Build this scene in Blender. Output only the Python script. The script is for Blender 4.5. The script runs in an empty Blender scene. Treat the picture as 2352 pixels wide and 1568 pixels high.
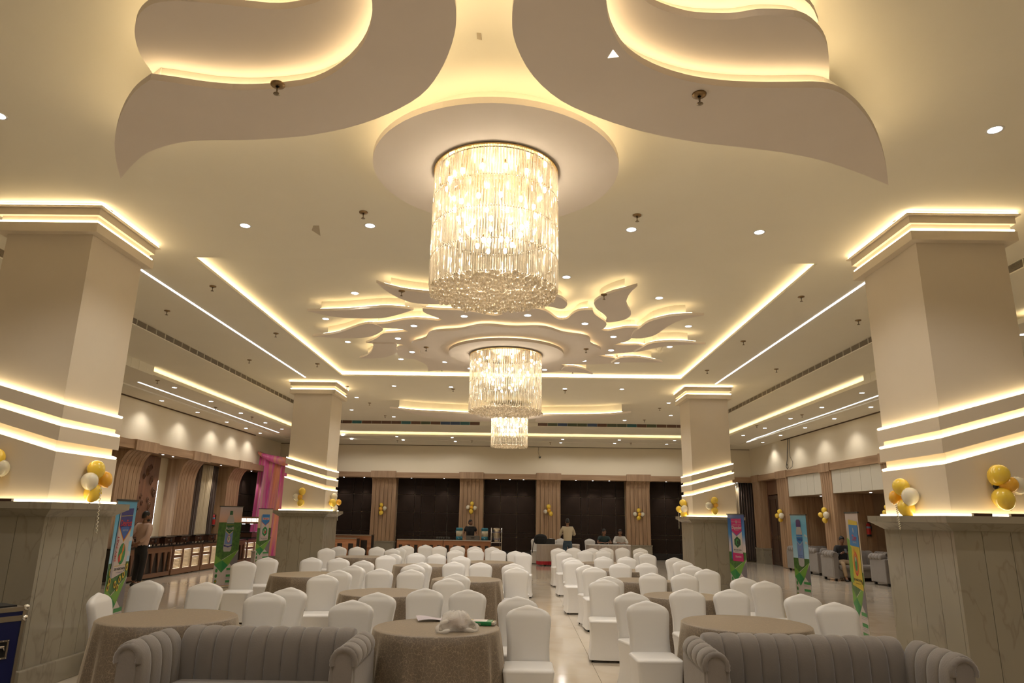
import bpy, bmesh, math, random
import numpy as np
from mathutils import Vector, Matrix
random.seed(7)
SC = bpy.context.scene
COL = SC.collection
PI = math.pi
# ------------------------------------------------------------------ camera (24 mm lens, tilted up)
F, CX, CY, VPX, VPY, SLOPE, EYE = 1580., 1176., 784., 1193., 1187., 0.0155, 1.70
_dy = Vector(((VPX-CX)/F, -(VPY-CY)/F, -1)).normalized()
_up = Vector((1, -SLOPE, 0)).cross(_dy).normalized()
_dx = _dy.cross(_up)
R3 = Matrix((_dx, _dy, _up))            # world axes as rows, in camera coordinates
CAMP = Vector((0, 0, EYE))
cam = bpy.data.objects.new('camera', bpy.data.cameras.new('camera'))
COL.objects.link(cam)
cam.matrix_world = Matrix.Translation(CAMP) @ R3.to_4x4()
cam.data.sensor_width = 36; cam.data.lens = F/2352*36; cam.data.clip_end = 200
SC.camera = cam
# ------------------------------------------------------------------ world, exposure
W = bpy.data.worlds.new('world'); SC.world = W; W.use_nodes = True
W.node_tree.nodes['Background'].inputs[0].default_value = (0.9, 0.8, 0.65, 1)
W.node_tree.nodes['Background'].inputs[1].default_value = 0.05
SC.view_settings.view_transform = 'Standard'; SC.view_settings.look = 'None'
SC.view_settings.gamma = 1; SC.view_settings.use_curve_mapping = False
SC.view_settings.exposure = 0.56
SC.cycles.max_bounces = 6; SC.cycles.diffuse_bounces = 3; SC.cycles.glossy_bounces = 2
SC.cycles.transmission_bounces = 3; SC.cycles.transparent_max_bounces = 10
SC.cycles.sample_clamp_indirect = 6; SC.cycles.caustics_reflective = False; SC.cycles.caustics_refractive = False
SC.cycles.use_denoising = True
SC.cycles.use_adaptive_sampling = True; SC.cycles.adaptive_threshold = 0.06
WARM = (1.0, 0.80, 0.48)
DOWN_W = 52.0        # each recessed downlight
COVE = 6.8          # emission of the LED strips
CHAND_W = 13.0       # bulbs of one chandelier, together
def room_light(loc, sx, sy, w, col, rot=(0,0,0)):
    l = bpy.data.lights.new('area', 'AREA'); l.shape = 'RECTANGLE'; l.size = sx; l.size_y = sy; l.energy = w; l.color = col
    o = bpy.data.objects.new('ceiling_light_area', l); COL.objects.link(o); o.location = loc; o.rotation_euler = rot
    return o
# ------------------------------------------------------------------ pixel -> point on a real plane
def ray(x, y): return R3 @ Vector(((x-CX)/F, -(y-CY)/F, -1))
def at_z(x, y, z):
    r = ray(x, y); return CAMP + r*((z-EYE)/r.z)
def at_y(x, y, Y):
    r = ray(x, y); return CAMP + r*(Y/r.y)
def at_x(x, y, X):
    r = ray(x, y); return CAMP + r*(X/r.x)
# ------------------------------------------------------------------ materials
MATS = {}
def mat(name, col, rough=0.6, metal=0.0, emit=None, es=0.0, spec=0.5, bump=None, sheen=0, noise=None, wave=None, coat=0):
    """noise=(scale, colour2, lo, hi) mixes in a second colour; bump=(scale, strength)"""
    if name in MATS: return MATS[name]
    m = bpy.data.materials.new(name); m.use_nodes = True; nt = m.node_tree; b = nt.nodes['Principled BSDF']
    b.inputs['Base Color'].default_value = (*col, 1); b.inputs['Roughness'].default_value = rough
    b.inputs['Metallic'].default_value = metal; b.inputs['Specular IOR Level'].default_value = spec
    if sheen: b.inputs['Sheen Weight'].default_value = sheen
    if coat: b.inputs['Coat Weight'].default_value = coat
    if emit: b.inputs['Emission Color'].default_value = (*emit, 1); b.inputs['Emission Strength'].default_value = es
    tc = nt.nodes.new('ShaderNodeTexCoord')
    if noise:
        n = nt.nodes.new('ShaderNodeTexNoise'); n.inputs['Scale'].default_value = noise[0]; n.inputs['Detail'].default_value = 6
        mp = nt.nodes.new('ShaderNodeMapping')
        if len(noise) > 4: mp.inputs['Scale'].default_value = noise[4]
        nt.links.new(tc.outputs['Object'], mp.inputs[0]); nt.links.new(mp.outputs[0], n.inputs['Vector'])
        r = nt.nodes.new('ShaderNodeValToRGB'); r.color_ramp.elements[0].position = noise[2]; r.color_ramp.elements[1].position = noise[3]
        r.color_ramp.elements[0].color = (*col, 1); r.color_ramp.elements[1].color = (*noise[1], 1)
        nt.links.new(n.outputs['Fac'], r.inputs[0]); nt.links.new(r.outputs[0], b.inputs['Base Color'])
    if bump:
        n2 = nt.nodes.new('ShaderNodeTexNoise'); n2.inputs['Scale'].default_value = bump[0]; n2.inputs['Detail'].default_value = 4
        nt.links.new(tc.outputs['Object'], n2.inputs['Vector'])
        bp = nt.nodes.new('ShaderNodeBump'); bp.inputs['Strength'].default_value = bump[1]; bp.inputs['Distance'].default_value = 0.02
        nt.links.new(n2.outputs['Fac'], bp.inputs['Height']); nt.links.new(bp.outputs[0], b.inputs['Normal'])
    MATS[name] = m; return m
def emis(name, col, s):
    if name in MATS: return MATS[name]
    m = bpy.data.materials.new(name); m.use_nodes = True; nt = m.node_tree; nt.nodes.clear()
    e = nt.nodes.new('ShaderNodeEmission'); e.inputs[0].default_value = (*col, 1); e.inputs[1].default_value = s
    o = nt.nodes.new('ShaderNodeOutputMaterial'); nt.links.new(e.outputs[0], o.inputs[0]); MATS[name] = m; return m
PAINT = mat('ceiling_paint', (0.86, 0.80, 0.66), 0.85, noise=(1.3, (0.88, 0.82, 0.68), .35, .7), spec=0.2)
PAINT2 = mat('petal_paint', (0.80, 0.71, 0.62), 0.85, noise=(2.0, (0.82, 0.73, 0.64), .35, .7), spec=0.2)
WALLP = mat('wall_paint', (0.84, 0.74, 0.55), 0.8, noise=(0.8, (0.86, 0.76, 0.58), .3, .7), spec=0.2)
COLP = mat('pillar_paint', (0.74, 0.64, 0.50), 0.8, noise=(1.5, (0.77, 0.67, 0.53), .3, .7), spec=0.2)
LED = emis('warm_led', WARM, COVE)
LEDW = emis('white_led', (0.95, 0.96, 1.0), 5.0)
LAMP = emis('downlight_lens', (0.90, 0.95, 1.0), 12.0)
DARKM = mat('dark_metal', (0.03, 0.028, 0.026), 0.45, 0.6)
CHROME = mat('chrome', (0.7, 0.68, 0.64), 0.2, 1.0)
BRASS = mat('aged_brass', (0.30, 0.20, 0.10), 0.35, 0.9)
def marble(name, base, vein, sc=1.0, rough=0.12, lo=.47, hi=.53, amt=.8, warp=.6, stretch=(1,1,.45)):
    m = bpy.data.materials.new(name); m.use_nodes = True; nt = m.node_tree; b = nt.nodes['Principled BSDF']
    tc = nt.nodes.new('ShaderNodeTexCoord'); mp = nt.nodes.new('ShaderNodeMapping')
    g = nt.nodes.new('ShaderNodeNewGeometry')
    nt.links.new(g.outputs['Position'], mp.inputs[0]); mp.inputs['Scale'].default_value = stretch
    mp.inputs['Rotation'].default_value = (0.3, 0.5, 0.4)
    n0 = nt.nodes.new('ShaderNodeTexNoise'); n0.inputs['Scale'].default_value = 1.1*sc; n0.inputs['Detail'].default_value = 5
    ad = nt.nodes.new('ShaderNodeVectorMath'); ad.operation = 'MULTIPLY_ADD'; ad.inputs[1].default_value = (warp,)*3
    nt.links.new(mp.outputs[0], n0.inputs['Vector']); nt.links.new(n0.outputs['Color'], ad.inputs[0]); nt.links.new(mp.outputs[0], ad.inputs[2])
    n = nt.nodes.new('ShaderNodeTexNoise'); n.inputs['Scale'].default_value = 1.6*sc; n.inputs['Detail'].default_value = 3
    nt.links.new(ad.outputs[0], n.inputs['Vector'])
    r = nt.nodes.new('ShaderNodeValToRGB'); e = r.color_ramp.elements
    e[0].position = lo; e[0].color = (0, 0, 0, 1); e[1].position = (lo+hi)/2; e[1].color = (1, 1, 1, 1)
    x = e.new(hi); x.color = (0, 0, 0, 1)
    nt.links.new(n.outputs['Fac'], r.inputs[0])
    n3 = nt.nodes.new('ShaderNodeTexNoise'); n3.inputs['Scale'].default_value = .9*sc; n3.inputs['Detail'].default_value = 8
    nt.links.new(mp.outputs[0], n3.inputs['Vector'])
    r3 = nt.nodes.new('ShaderNodeValToRGB'); r3.color_ramp.elements[0].position = .3; r3.color_ramp.elements[1].position = .75
    r3.color_ramp.elements[0].color = (*base, 1); r3.color_ramp.elements[1].color = tuple(c*.84 for c in base)+(1,)
    nt.links.new(n3.outputs['Fac'], r3.inputs[0])
    mu = nt.nodes.new('ShaderNodeMath'); mu.operation = 'MULTIPLY'; mu.inputs[1].default_value = amt; nt.links.new(r.outputs[0], mu.inputs[0])
    mx = nt.nodes.new('ShaderNodeMix'); mx.data_type = 'RGBA'; nt.links.new(mu.outputs[0], mx.inputs['Factor'])
    nt.links.new(r3.outputs[0], mx.inputs['A']); mx.inputs['B'].default_value = (*vein, 1)
    nt.links.new(mx.outputs['Result'], b.inputs['Base Color']); b.inputs['Roughness'].default_value = rough
    MATS[name] = m; return m
MARB = marble('pillar_marble', (0.34, 0.30, 0.225), (0.20, 0.155, 0.11), 1.6, 0.16, amt=.42, lo=.475, hi=.525)
FLOORM = marble('floor_marble', (0.66, 0.57, 0.45), (0.48, 0.38, 0.27), .35, 0.10, amt=.35, lo=.44, hi=.56, stretch=(1,1,1))
def wood(name, a, b_, sc=1.0, rough=0.45, axis=2):
    m = bpy.data.materials.new(name); m.use_nodes = True; nt = m.node_tree; b = nt.nodes['Principled BSDF']
    g = nt.nodes.new('ShaderNodeNewGeometry'); mp = nt.nodes.new('ShaderNodeMapping')
    s = [11*sc, 11*sc, 11*sc]; s[axis] = .7*sc; mp.inputs['Scale'].default_value = s
    nt.links.new(g.outputs['Position'], mp.inputs[0])
    n = nt.nodes.new('ShaderNodeTexNoise'); n.inputs['Scale'].default_value = 1.0; n.inputs['Detail'].default_value = 7; n.inputs['Distortion'].default_value = .6
    nt.links.new(mp.outputs[0], n.inputs['Vector'])
    r = nt.nodes.new('ShaderNodeValToRGB'); r.color_ramp.elements[0].position = .3; r.color_ramp.elements[1].position = .7
    r.color_ramp.elements[0].color = (*a, 1); r.color_ramp.elements[1].color = (*b_, 1)
    nt.links.new(n.outputs['Fac'], r.inputs[0]); nt.links.new(r.outputs[0], b.inputs['Base Color']); b.inputs['Roughness'].default_value = rough
    MATS[name] = m; return m
WOODV = wood('oak_veneer', (0.30, 0.18, 0.10), (0.47, 0.31, 0.185))
WOODH = wood('oak_veneer_horizontal', (0.31, 0.185, 0.10), (0.46, 0.30, 0.175), axis=0)
WOODHY = wood('oak_veneer_side', (0.31, 0.185, 0.10), (0.46, 0.30, 0.175), axis=1)
WALNUT = wood('walnut', (0.14, 0.065, 0.035), (0.23, 0.12, 0.065), axis=1, rough=.3)
WALNUTV = wood('walnut_vertical', (0.13, 0.06, 0.035), (0.20, 0.10, 0.055), rough=.35)
DARKWOOD = wood('dark_door_wood', (0.05, 0.025, 0.016), (0.085, 0.045, 0.028), rough=.35)
CREAM = mat('cream_plaster', (0.62, 0.52, 0.36), 0.7)
PADM = mat('dark_upholstery', (0.022, 0.013, 0.009), 0.7, bump=(60, .1), spec=.15, noise=(3, (0.028, 0.017, 0.012), .3, .7))
SPANDEX = mat('white_spandex', (0.76, 0.735, 0.70), 0.42, sheen=.15, bump=(5, .04))
GREYV = mat('grey_velvet', (0.175, 0.150, 0.128), 0.75, sheen=.35, noise=(5, (0.20, 0.172, 0.148), .3, .7), bump=(70, .12))
SKIN = mat('skin', (0.26, 0.13, 0.075), 0.5)
HAIR = mat('black_hair', (0.012, 0.010, 0.009), 0.5)
BLACKP = mat('black_plastic', (0.015, 0.015, 0.016), 0.4)
WHITEP = mat('white_print', (0.62, 0.54, 0.50), 0.4)
# ------------------------------------------------------------------ mesh builder
class MB:
    def __init__(s): s.v = []; s.f = []; s.m = []; s.sm = []
    def add(s, vs, fs, mi=0, smooth=False):
        o = len(s.v); s.v += [tuple(p) for p in vs]; s.f += [tuple(i+o for i in f) for f in fs]; s.m += [mi]*len(fs); s.sm += [smooth]*len(fs); return s
    def box(s, x0, x1, y0, y1, z0, z1, mi=0):
        vs = [(x, y, z) for z in (z0, z1) for y in (y0, y1) for x in (x0, x1)]
        return s.add(vs, [(0,2,3,1),(4,5,7,6),(0,1,5,4),(2,6,7,3),(0,4,6,2),(1,3,7,5)], mi)
    def bbox(s, x0, x1, y0, y1, z0, z1, b=.01, mi=0):   # box with chamfered edges
        bm = bmesh.new(); bmesh.ops.create_cube(bm, size=1)
        bmesh.ops.scale(bm, vec=(x1-x0, y1-y0, z1-z0), verts=bm.verts); bmesh.ops.translate(bm, vec=((x0+x1)/2, (y0+y1)/2, (z0+z1)/2), verts=bm.verts)
        bmesh.ops.bevel(bm, geom=bm.edges[:], offset=b, segments=2, affect='EDGES', profile=.6)
        s.add([v.co[:] for v in bm.verts], [[v.index for v in f.verts] for f in bm.faces], mi, False); bm.free(); return s
    def prism(s, pts, z0, z1, mi=0, mside=None):        # horizontal polygon extruded in z
        n = len(pts); a = sum(pts[i][0]*pts[(i+1)%n][1]-pts[(i+1)%n][0]*pts[i][1] for i in range(n))
        if a < 0: pts = pts[::-1]
        vs = [(p[0], p[1], z0) for p in pts]+[(p[0], p[1], z1) for p in pts]
        from mathutils.geometry import tessellate_polygon
        tri = tessellate_polygon([[Vector((p[0], p[1], 0)) for p in pts]]); up = []
        for a_, b_, c_ in tri:
            A_, B_, C_ = pts[a_], pts[b_], pts[c_]
            cr = (B_[0]-A_[0])*(C_[1]-A_[1])-(B_[1]-A_[1])*(C_[0]-A_[0])
            if abs(cr) < 1e-12: continue
            up.append((a_, b_, c_) if cr > 0 else (a_, c_, b_))
        s.add(vs, [f[::-1] for f in up]+[tuple(i+n for i in f) for f in up], mi)
        return s.add(vs, [(i, (i+1)%n, (i+1)%n+n, i+n) for i in range(n)], mi if mside is None else mside)
    def yprism(s, pts, y0, y1, mi=0):                   # polygon in xz extruded in y
        n = len(pts); a = sum(pts[i][0]*pts[(i+1)%n][1]-pts[(i+1)%n][0]*pts[i][1] for i in range(n))
        if a < 0: pts = pts[::-1]
        vs = [(p[0], y0, p[1]) for p in pts]+[(p[0], y1, p[1]) for p in pts]
        return s.add(vs, [tuple(range(n)), tuple(range(2*n-1, n-1, -1))]+[((i+1)%n, i, i+n, (i+1)%n+n) for i in range(n)], mi)
    def lathe(s, prof, n=24, c=(0, 0, 0), mi=0, smooth=True, cap=True):
        vs = []; fs = []
        for r, z in prof:
            for k in range(n): t = 2*PI*k/n; vs.append((c[0]+r*math.cos(t), c[1]+r*math.sin(t), c[2]+z))
        for j in range(len(prof)-1):
            for k in range(n): a = j*n+k; b = j*n+(k+1)%n; fs.append((a, b, b+n, a+n))
        if cap: fs.append(tuple(range(n-1, -1, -1))); fs.append(tuple(range((len(prof)-1)*n, len(prof)*n)))
        return s.add(vs, fs, mi, smooth)
    def sphere(s, c, r, n=12, m=8, mi=0, sz=1.0):
        if not hasattr(r, '__len__'): r = (r, r, r*sz)
        vs = [(c[0], c[1], c[2]+r[2])]; fs = []
        for j in range(1, m):
            p = PI*j/m
            for k in range(n): t = 2*PI*k/n; vs.append((c[0]+r[0]*math.sin(p)*math.cos(t), c[1]+r[1]*math.sin(p)*math.sin(t), c[2]+r[2]*math.cos(p)))
        vs.append((c[0], c[1], c[2]-r[2]))
        for k in range(n): fs.append((0, 1+k, 1+(k+1)%n))
        for j in range(m-2):
            for k in range(n): a = 1+j*n+k; b = 1+j*n+(k+1)%n; fs.append((a, a+n, b+n, b))
        L = len(vs)-1
        for k in range(n): fs.append((L, 1+(m-2)*n+(k+1)%n, 1+(m-2)*n+k))
        return s.add(vs, fs, mi, True)
    def tube(s, path, r, n=8, mi=0, cap=True, smooth=True):
        P = [Vector(p) for p in path]; vs = []; fs = []
        rs = r if hasattr(r, '__len__') else [r]*len(P)
        u = None
        for i, p in enumerate(P):
            d = (P[min(i+1, len(P)-1)]-P[max(i-1, 0)]).normalized()
            if u is None: u = d.orthogonal().normalized()
            u = (u-d*u.dot(d)).normalized(); w = d.cross(u)
            for k in range(n): t = 2*PI*k/n; q = p+(u*math.cos(t)+w*math.sin(t))*rs[i]; vs.append(q[:])
        for j in range(len(P)-1):
            for k in range(n): a = j*n+k; b = j*n+(k+1)%n; fs.append((a, b, b+n, a+n))
        if cap: fs.append(tuple(range(n-1, -1, -1))); fs.append(tuple(range((len(P)-1)*n, len(P)*n)))
        return s.add(vs, fs, mi, smooth)
    def loft(s, rings, mi=0, smooth=True, cap=True, closed=True):
        n = len(rings[0]); vs = [p for r in rings for p in r]; fs = []
        for j in range(len(rings)-1):
            for k in range(n if closed else n-1): a = j*n+k; b = j*n+(k+1)%n; fs.append((a, b, b+n, a+n))
        if cap: fs.append(tuple(range(n-1, -1, -1))); fs.append(tuple(range((len(rings)-1)*n, len(rings)*n)))
        return s.add(vs, fs, mi, smooth)
    def xf(s, M):
        s.v = [tuple(M @ Vector(p)) for p in s.v]; return s
    def mesh(s, name, mats):
        me = bpy.data.meshes.new(name); me.from_pydata(s.v, [], s.f); me.update()
        for m in (mats if isinstance(mats, (list, tuple)) else [mats]): me.materials.append(m)
        me.polygons.foreach_set('material_index', s.m); me.polygons.foreach_set('use_smooth', s.sm); return me
    def build(s, name, mats, parent=None, loc=None):
        o = bpy.data.objects.new(name, s.mesh(name, mats)); COL.objects.link(o)
        if parent is not None: o.parent = parent
        if loc is not None: o.location = loc
        return o
def tag(o, label=None, cat=None, group=None, kind=None):
    if label: o['label'] = label
    if cat: o['category'] = cat
    if group: o['group'] = group
    if kind: o['kind'] = kind
    return o
def thing(name, label, cat, loc=(0, 0, 0), rz=0, group=None):
    o = bpy.data.objects.new(name, None); COL.objects.link(o); o.location = loc; o.rotation_euler = (0, 0, rz); o.empty_display_size = .1
    return tag(o, label, cat, group)
KIDS = {}
def kids(o): return [c for c in bpy.data.objects if c.parent == o]
def dup_tree(root, loc, rz, label=None, group=None, tree=None):
    """copy of a thing with copies of its parts; tree = cached [(part, [sub-parts])]"""
    r = root.copy(); COL.objects.link(r); r.location = loc; r.rotation_euler = (0, 0, rz)
    if label: r['label'] = label
    if group: r['group'] = group
    for ch, subs in tree:
        c = ch.copy(); COL.objects.link(c); c.parent = r
        for g in subs: d = g.copy(); COL.objects.link(d); d.parent = c
    return r
def inst(name, me, parent=None, loc=(0, 0, 0), rz=0, sc=None):
    o = bpy.data.objects.new(name, me); COL.objects.link(o); o.location = loc; o.rotation_euler = (0, 0, rz)
    if parent is not None: o.parent = parent
    if sc: o.scale = sc
    return o
def struct(o): o['kind'] = 'structure'; return o
def text_mesh(txt, size, name='lettering', bold=0.0, shear=0.0, align='CENTER'):
    cu = bpy.data.curves.new(name, 'FONT'); cu.body = txt; cu.size = size; cu.align_x = align; cu.align_y = 'CENTER'; cu.offset = bold; cu.shear = shear
    cu.resolution_u = 2
    o = bpy.data.objects.new(name, cu); me = bpy.data.meshes.new_from_object(o); bpy.data.objects.remove(o); bpy.data.curves.remove(cu)
    return me
ORD = ['', 'first', 'second', 'third', 'fourth', 'fifth', 'sixth', 'seventh', 'eighth', 'ninth', 'tenth', 'eleventh', 'twelfth', 'thirteenth', 'fourteenth', 'fifteenth']
# ================================================================== THE SETTING
Z1, ZT, Z2, Z3 = 5.02, 5.14, 4.90, 4.72
XL, XR, YB = -10.5, 9.97, 30.3          # upper wall planes
VL, VR, VB = -6.85, 6.42, 24.9          # vent planes
LL, LR, LB = -8.4, 7.73, 27.2           # cove lip planes of the lower border ceiling
# floor bed and tiles
struct(MB().box(-13, 13.5, -6, 32, -.2, -.008).build('floor', mat('tile_joint', (0.30, 0.25, 0.19), .6)))
floor = bpy.data.objects['floor']
TS = 1.2
tile = MB().bbox(-TS/2+.002, TS/2-.002, -TS/2+.002, TS/2-.002, -.02, 0, b=.0015)
tm = tile.mesh('floor_tile', FLOORM)
cells = []
for i in range(-11, 11):
    for j in range(-5, 27):
        cells.append((math.hypot(i*TS+.6+.3, j*TS+.6), i*TS+.3, j*TS+.6))
vis = [c for c in cells if c[2] > 3.9 and abs(c[1]+.27) < c[2]*.80+1]
vis.sort(); near = vis[:290]; ns = set(near)
for c in near: inst('floor_tile', tm, floor, (c[1], c[2], 0))
rest = MB()
for c in cells:
    if c not in ns: rest.box(c[1]-TS/2+.002, c[1]+TS/2-.002, c[2]-TS/2+.002, c[2]+TS/2-.002, -.02, 0)
tag(rest.build('floor_tile_field', FLOORM, floor), kind='stuff')
# ceilings
TX0, TX1, TY0, TY1 = -4.43, 3.92, 8.65, 16.65
c = MB(); LP = .035
c.box(VL, VR, -6, TY0, Z1, Z1+LP); c.box(VL, VR, TY1, VB, Z1, Z1+LP)
c.box(VL, TX0, TY0, TY1, Z1, Z1+LP); c.box(TX1, VR, TY0, TY1, Z1, Z1+LP)
c.box(VL, VR, -6, TY0, Z1+LP, ZT)
struct(c.build('ceiling', PAINT))
c = MB(); c.box(TX0-.3, TX1+.3, TY0-.02, TY1+.3, ZT, ZT+.08)
c.box(TX0-.22, TX0-.16, TY0, TY1+.2, Z1+LP, ZT); c.box(TX1+.16, TX1+.22, TY0, TY1+.2, Z1+LP, ZT); c.box(TX0-.22, TX1+.22, TY1+.16, TY1+.22, Z1+LP, ZT)
struct(c.build('ceiling_tray', PAINT))
# border ceiling behind the vents (z 4.90) and the lower border (z 4.72)
c = MB()
c.box(LL-.32, VL, -6, YB, Z2-.01, Z2); c.box(VR, LR+.32, -6, YB, Z2-.01, Z2); c.box(VL, VR, VB, LB+.32, Z2-.01, Z2)
c.box(LL-.38, LL-.32, -6, YB, Z3+.06, Z2+.1); c.box(LR+.32, LR+.38, -6, YB, Z3+.06, Z2+.1); c.box(LL, LR, LB+.32, LB+.38, Z3+.06, Z2+.1)
struct(c.build('ceiling_border', PAINT))
c = MB()
S2 = 1.25
c.box(LL-S2, LL, -6, YB, Z3, Z3+.03); c.box(LL-.03, LL, -6, YB, Z3+.03, Z3+.08); c.box(XL-.1, LL-S2, -6, YB+.1, Z3-.03, Z3+.03)
c.box(LR, LR+S2, -6, YB, Z3, Z3+.03); c.box(LR, LR+.03, -6, YB, Z3+.03, Z3+.08); c.box(LR+S2, XR+.1, -6, YB+.1, Z3-.03, Z3+.03)
c.box(LL, LR, LB, LB+1.15, Z3, Z3+.03); c.box(LL, LR, LB, LB+.03, Z3+.03, Z3+.08); c.box(LL-S2, LR+S2, LB+1.15, YB+.1, Z3-.03, Z3+.03)
struct(c.build('ceiling_lower', PAINT))
# box covers standing in the side coves
def cover(x0, x1, y0, y1, n, label):
    t = thing('fascia_cover', label, 'ceiling cover', ((x0+x1)/2, (y0+y1)/2, 4.68)); d = (y1-y0)/n
    me = MB().box(-(x1-x0)/2, (x1-x0)/2, -d/2+.003, d/2-.003, 0, .225).mesh('fascia_panel', PAINT)
    for k in range(n): inst('fascia_panel', me, t, (0, -(y1-y0)/2+d*(k+.5), 0))
    t['kind'] = 'structure'; del t['category']
cover(LL-.02, LL+.07, 10.2, 15.2, 16, 'long pale slatted fascia cover hung below the left side cove')
cover(LR-.07, LR+.02, 10.6, 15.2, 15, 'long pale slatted fascia cover hung below the right side cove')
# LED strips
def led(name, boxes, m=LED, label=None, cat='led strip'):
    b = MB()
    for q in boxes: b.box(*q)
    o = b.build(name, m)
    if label: tag(o, label, cat)
    return o
led('led_strip', [(TX0-.12, TX0-.08, TY0+.05, TY1+.1, Z1+.037, Z1+.055)], label='warm glowing light strip along the left edge of the central ceiling tray')
led('led_strip', [(TX1+.08, TX1+.12, TY0+.05, TY1+.1, Z1+.037, Z1+.055)], label='warm glowing light strip along the right edge of the central ceiling tray')
led('led_strip', [(TX0-.1, TX1+.1, TY1+.08, TY1+.12, Z1+.037, Z1+.055)], label='warm glowing light strip along the far edge of the central ceiling tray')
led('led_strip', [(LL-.13, LL-.09, 15.2, 29.5, Z3+.032, Z3+.055), (LL-.13, LL-.09, 2, 10, Z3+.032, Z3+.055)], label='warm glowing cove strip over the left side aisle')
led('led_strip', [(LR+.09, LR+.13, 15.2, 29.5, Z3+.032, Z3+.055), (LR+.09, LR+.13, 2, 10.4, Z3+.032, Z3+.055)], label='warm glowing cove strip over the right side aisle')
led('led_strip', [(LL+.1, LR-.1, LB+.09, LB+.13, Z3+.032, Z3+.055)], label='warm glowing cove strip across the ceiling before the back wall')
# flush white linear lights
def line_light(pts, z, w, label):
    b = MB(); P = [Vector((p[0], p[1])) for p in pts]
    L = []; R = []
    for i, p in enumerate(P):
        d = (P[min(i+1, len(P)-1)]-P[max(i-1, 0)]).normalized(); n = Vector((-d.y, d.x))*w/2
        L.append((p+n)[:]); R.append((p-n)[:])
    b.prism(L+R[::-1], z-.006, z+.01)
    tag(b.build('linear_light', LEDW), label, 'ceiling light')
line_light([(-5.41, 9.1), (-5.42, 16.9)], Z1, .035, 'slim straight white line light in the left ceiling between the two left pillars')
line_light([(4.9, 9.2), (4.9, 17.1)], Z1, .035, 'slim straight white line light in the right ceiling between the two right pillars')
a = at_z(318, 877, Z3); b = at_z(640, 993, Z3)
line_light([(a.x, a.y), (b.x, b.y)], Z3, .04, 'slim white line light over the far left aisle beside the wall')
a = [at_z(x, y, Z3) for x, y in ((2060, 892), (2020, 907), (1900, 949), (1800, 983), (1760, 998), (1735, 1006), (1713, 1016))]
line_light([(p.x, p.y) for p in a], Z3, .04, 'slim white line light curving at its far end over the right aisle')
# air vents
def vent(label, o, d, n, cell, mlist):
    """o = start point, d = unit direction (x or y), face looks to the room centre"""
    t = thing('air_vent', label, 'air vent', o); fr = MB(); L = n*cell
    ax = abs(d[0]) > .5
    def bx(B, u0, u1, v0, v1, z0, z1, mi=0):
        return B.box(u0, u1, v0, v1, z0, z1, mi) if ax else B.box(v0, v1, u0, u1, z0, z1, mi)
    s = 1 if (d[2] > 0) else -1
    bx(fr, 0, L, 0, s*.03, .115, .12); bx(fr, 0, L, 0, s*.03, -.0, .006); bx(fr, 0, L, s*.05, s*.06, 0, .12)
    fr.build('vent_frame', PAINT, t)
    g = []
    for m in mlist:
        q = MB(); 
        for k in range(8): bx(q, .008, cell-.008, s*.004, s*.02, .010+k*.013, .0165+k*.013, 0)
        bx(q, 0, .010, 0, s*.03, .006, .114, 1); bx(q, .010, cell, s*.024, s*.028, .004, .116, 2)
        g.append(q.mesh('grille_panel', [m[0], PAINT, m[1]]))
    for k in range(n):
        inst('grille_panel', g[random.randrange(len(g))], t, (k*cell, 0, 0) if ax else (0, k*cell, 0))
    t['kind'] = 'structure'; del t['category']
GR = mat('grille_grey', (0.34, 0.28, 0.20), .5); BK = mat('grille_back', (0.10, 0.08, 0.06), .8)
vent('long dark slot air vent in the left ceiling step', (VL, 8, Z2), (0, 1, -1), 50, .338, [(GR, BK)])
vent('long dark slot air vent in the right ceiling step', (VR, 6, Z2), (0, 1, 1), 56, .338, [(GR, BK)])
TEAL = mat('reflection_teal', (0.09, 0.26, 0.28), .35); BRN = mat('reflection_brown', (0.26, 0.14, 0.10), .35); BLU = mat('reflection_blue', (0.12, 0.18, 0.32), .35); OLV = mat('reflection_olive', (0.20, 0.19, 0.09), .35)
cc = [(TEAL, TEAL), (BRN, BRN), (BLU, BLU), (BRN, BRN), (OLV, TEAL)]  # reflections in the vent film, painted as cell colours
vent('slot air vent with painted teal and brown reflections in the far ceiling step, left half', (VL, VB, Z2), (1, 0, 1), 15, .358, cc)
vent('slot air vent with painted blue and brown reflections in the far ceiling step, right half', (.62, VB, Z2), (1, 0, 1), 16, .358, cc)
c = MB(); c.box(VL, VR, VB+.03, VB+.1, Z2, Z1+.1); c.box(VL-.1, VL-.03, -6, VB+.1, Z2, Z1+.1); c.box(VR+.03, VR+.1, -6, VB+.1, Z2, Z1+.1)
c.box(-1.48, .62, VB, VB+.1, Z2, Z1+.02)
struct(c.build('trim_1', PAINT))
# walls
w = MB(); w.box(-13.2, XL, -6, YB+.1, 3.5, 5.3); struct(w.build('wall_left', WALLP))
w = MB(); w.box(XR, 13.5, -6, YB+.1, 3.5, 5.3)
struct(w.build('wall_right', WALLP)); w = MB(); w.box(XR+.02, 13.5, -6, 12, 0, 3.5); struct(w.build('wall_right_near', WALLP))
w = MB(); w.box(-13.2, 13.5, YB, YB+.3, 3.5, 5.3); struct(w.build('wall_back', WALLP)); w = MB(); w.box(-13.2, 13.5, 30.98, 31.2, -.01, 3.6); struct(w.build('wall_back_lower', WALLP))
w = MB(); w.box(-13.2, 13.5, -6.3, -6, 0, 5.3); struct(w.build('wall_front', WALLP))
w = MB(); w.box(-13.2, -10.96, -6, 31, 0, 3.5); struct(w.build('wall_left_lower', CREAM))
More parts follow.
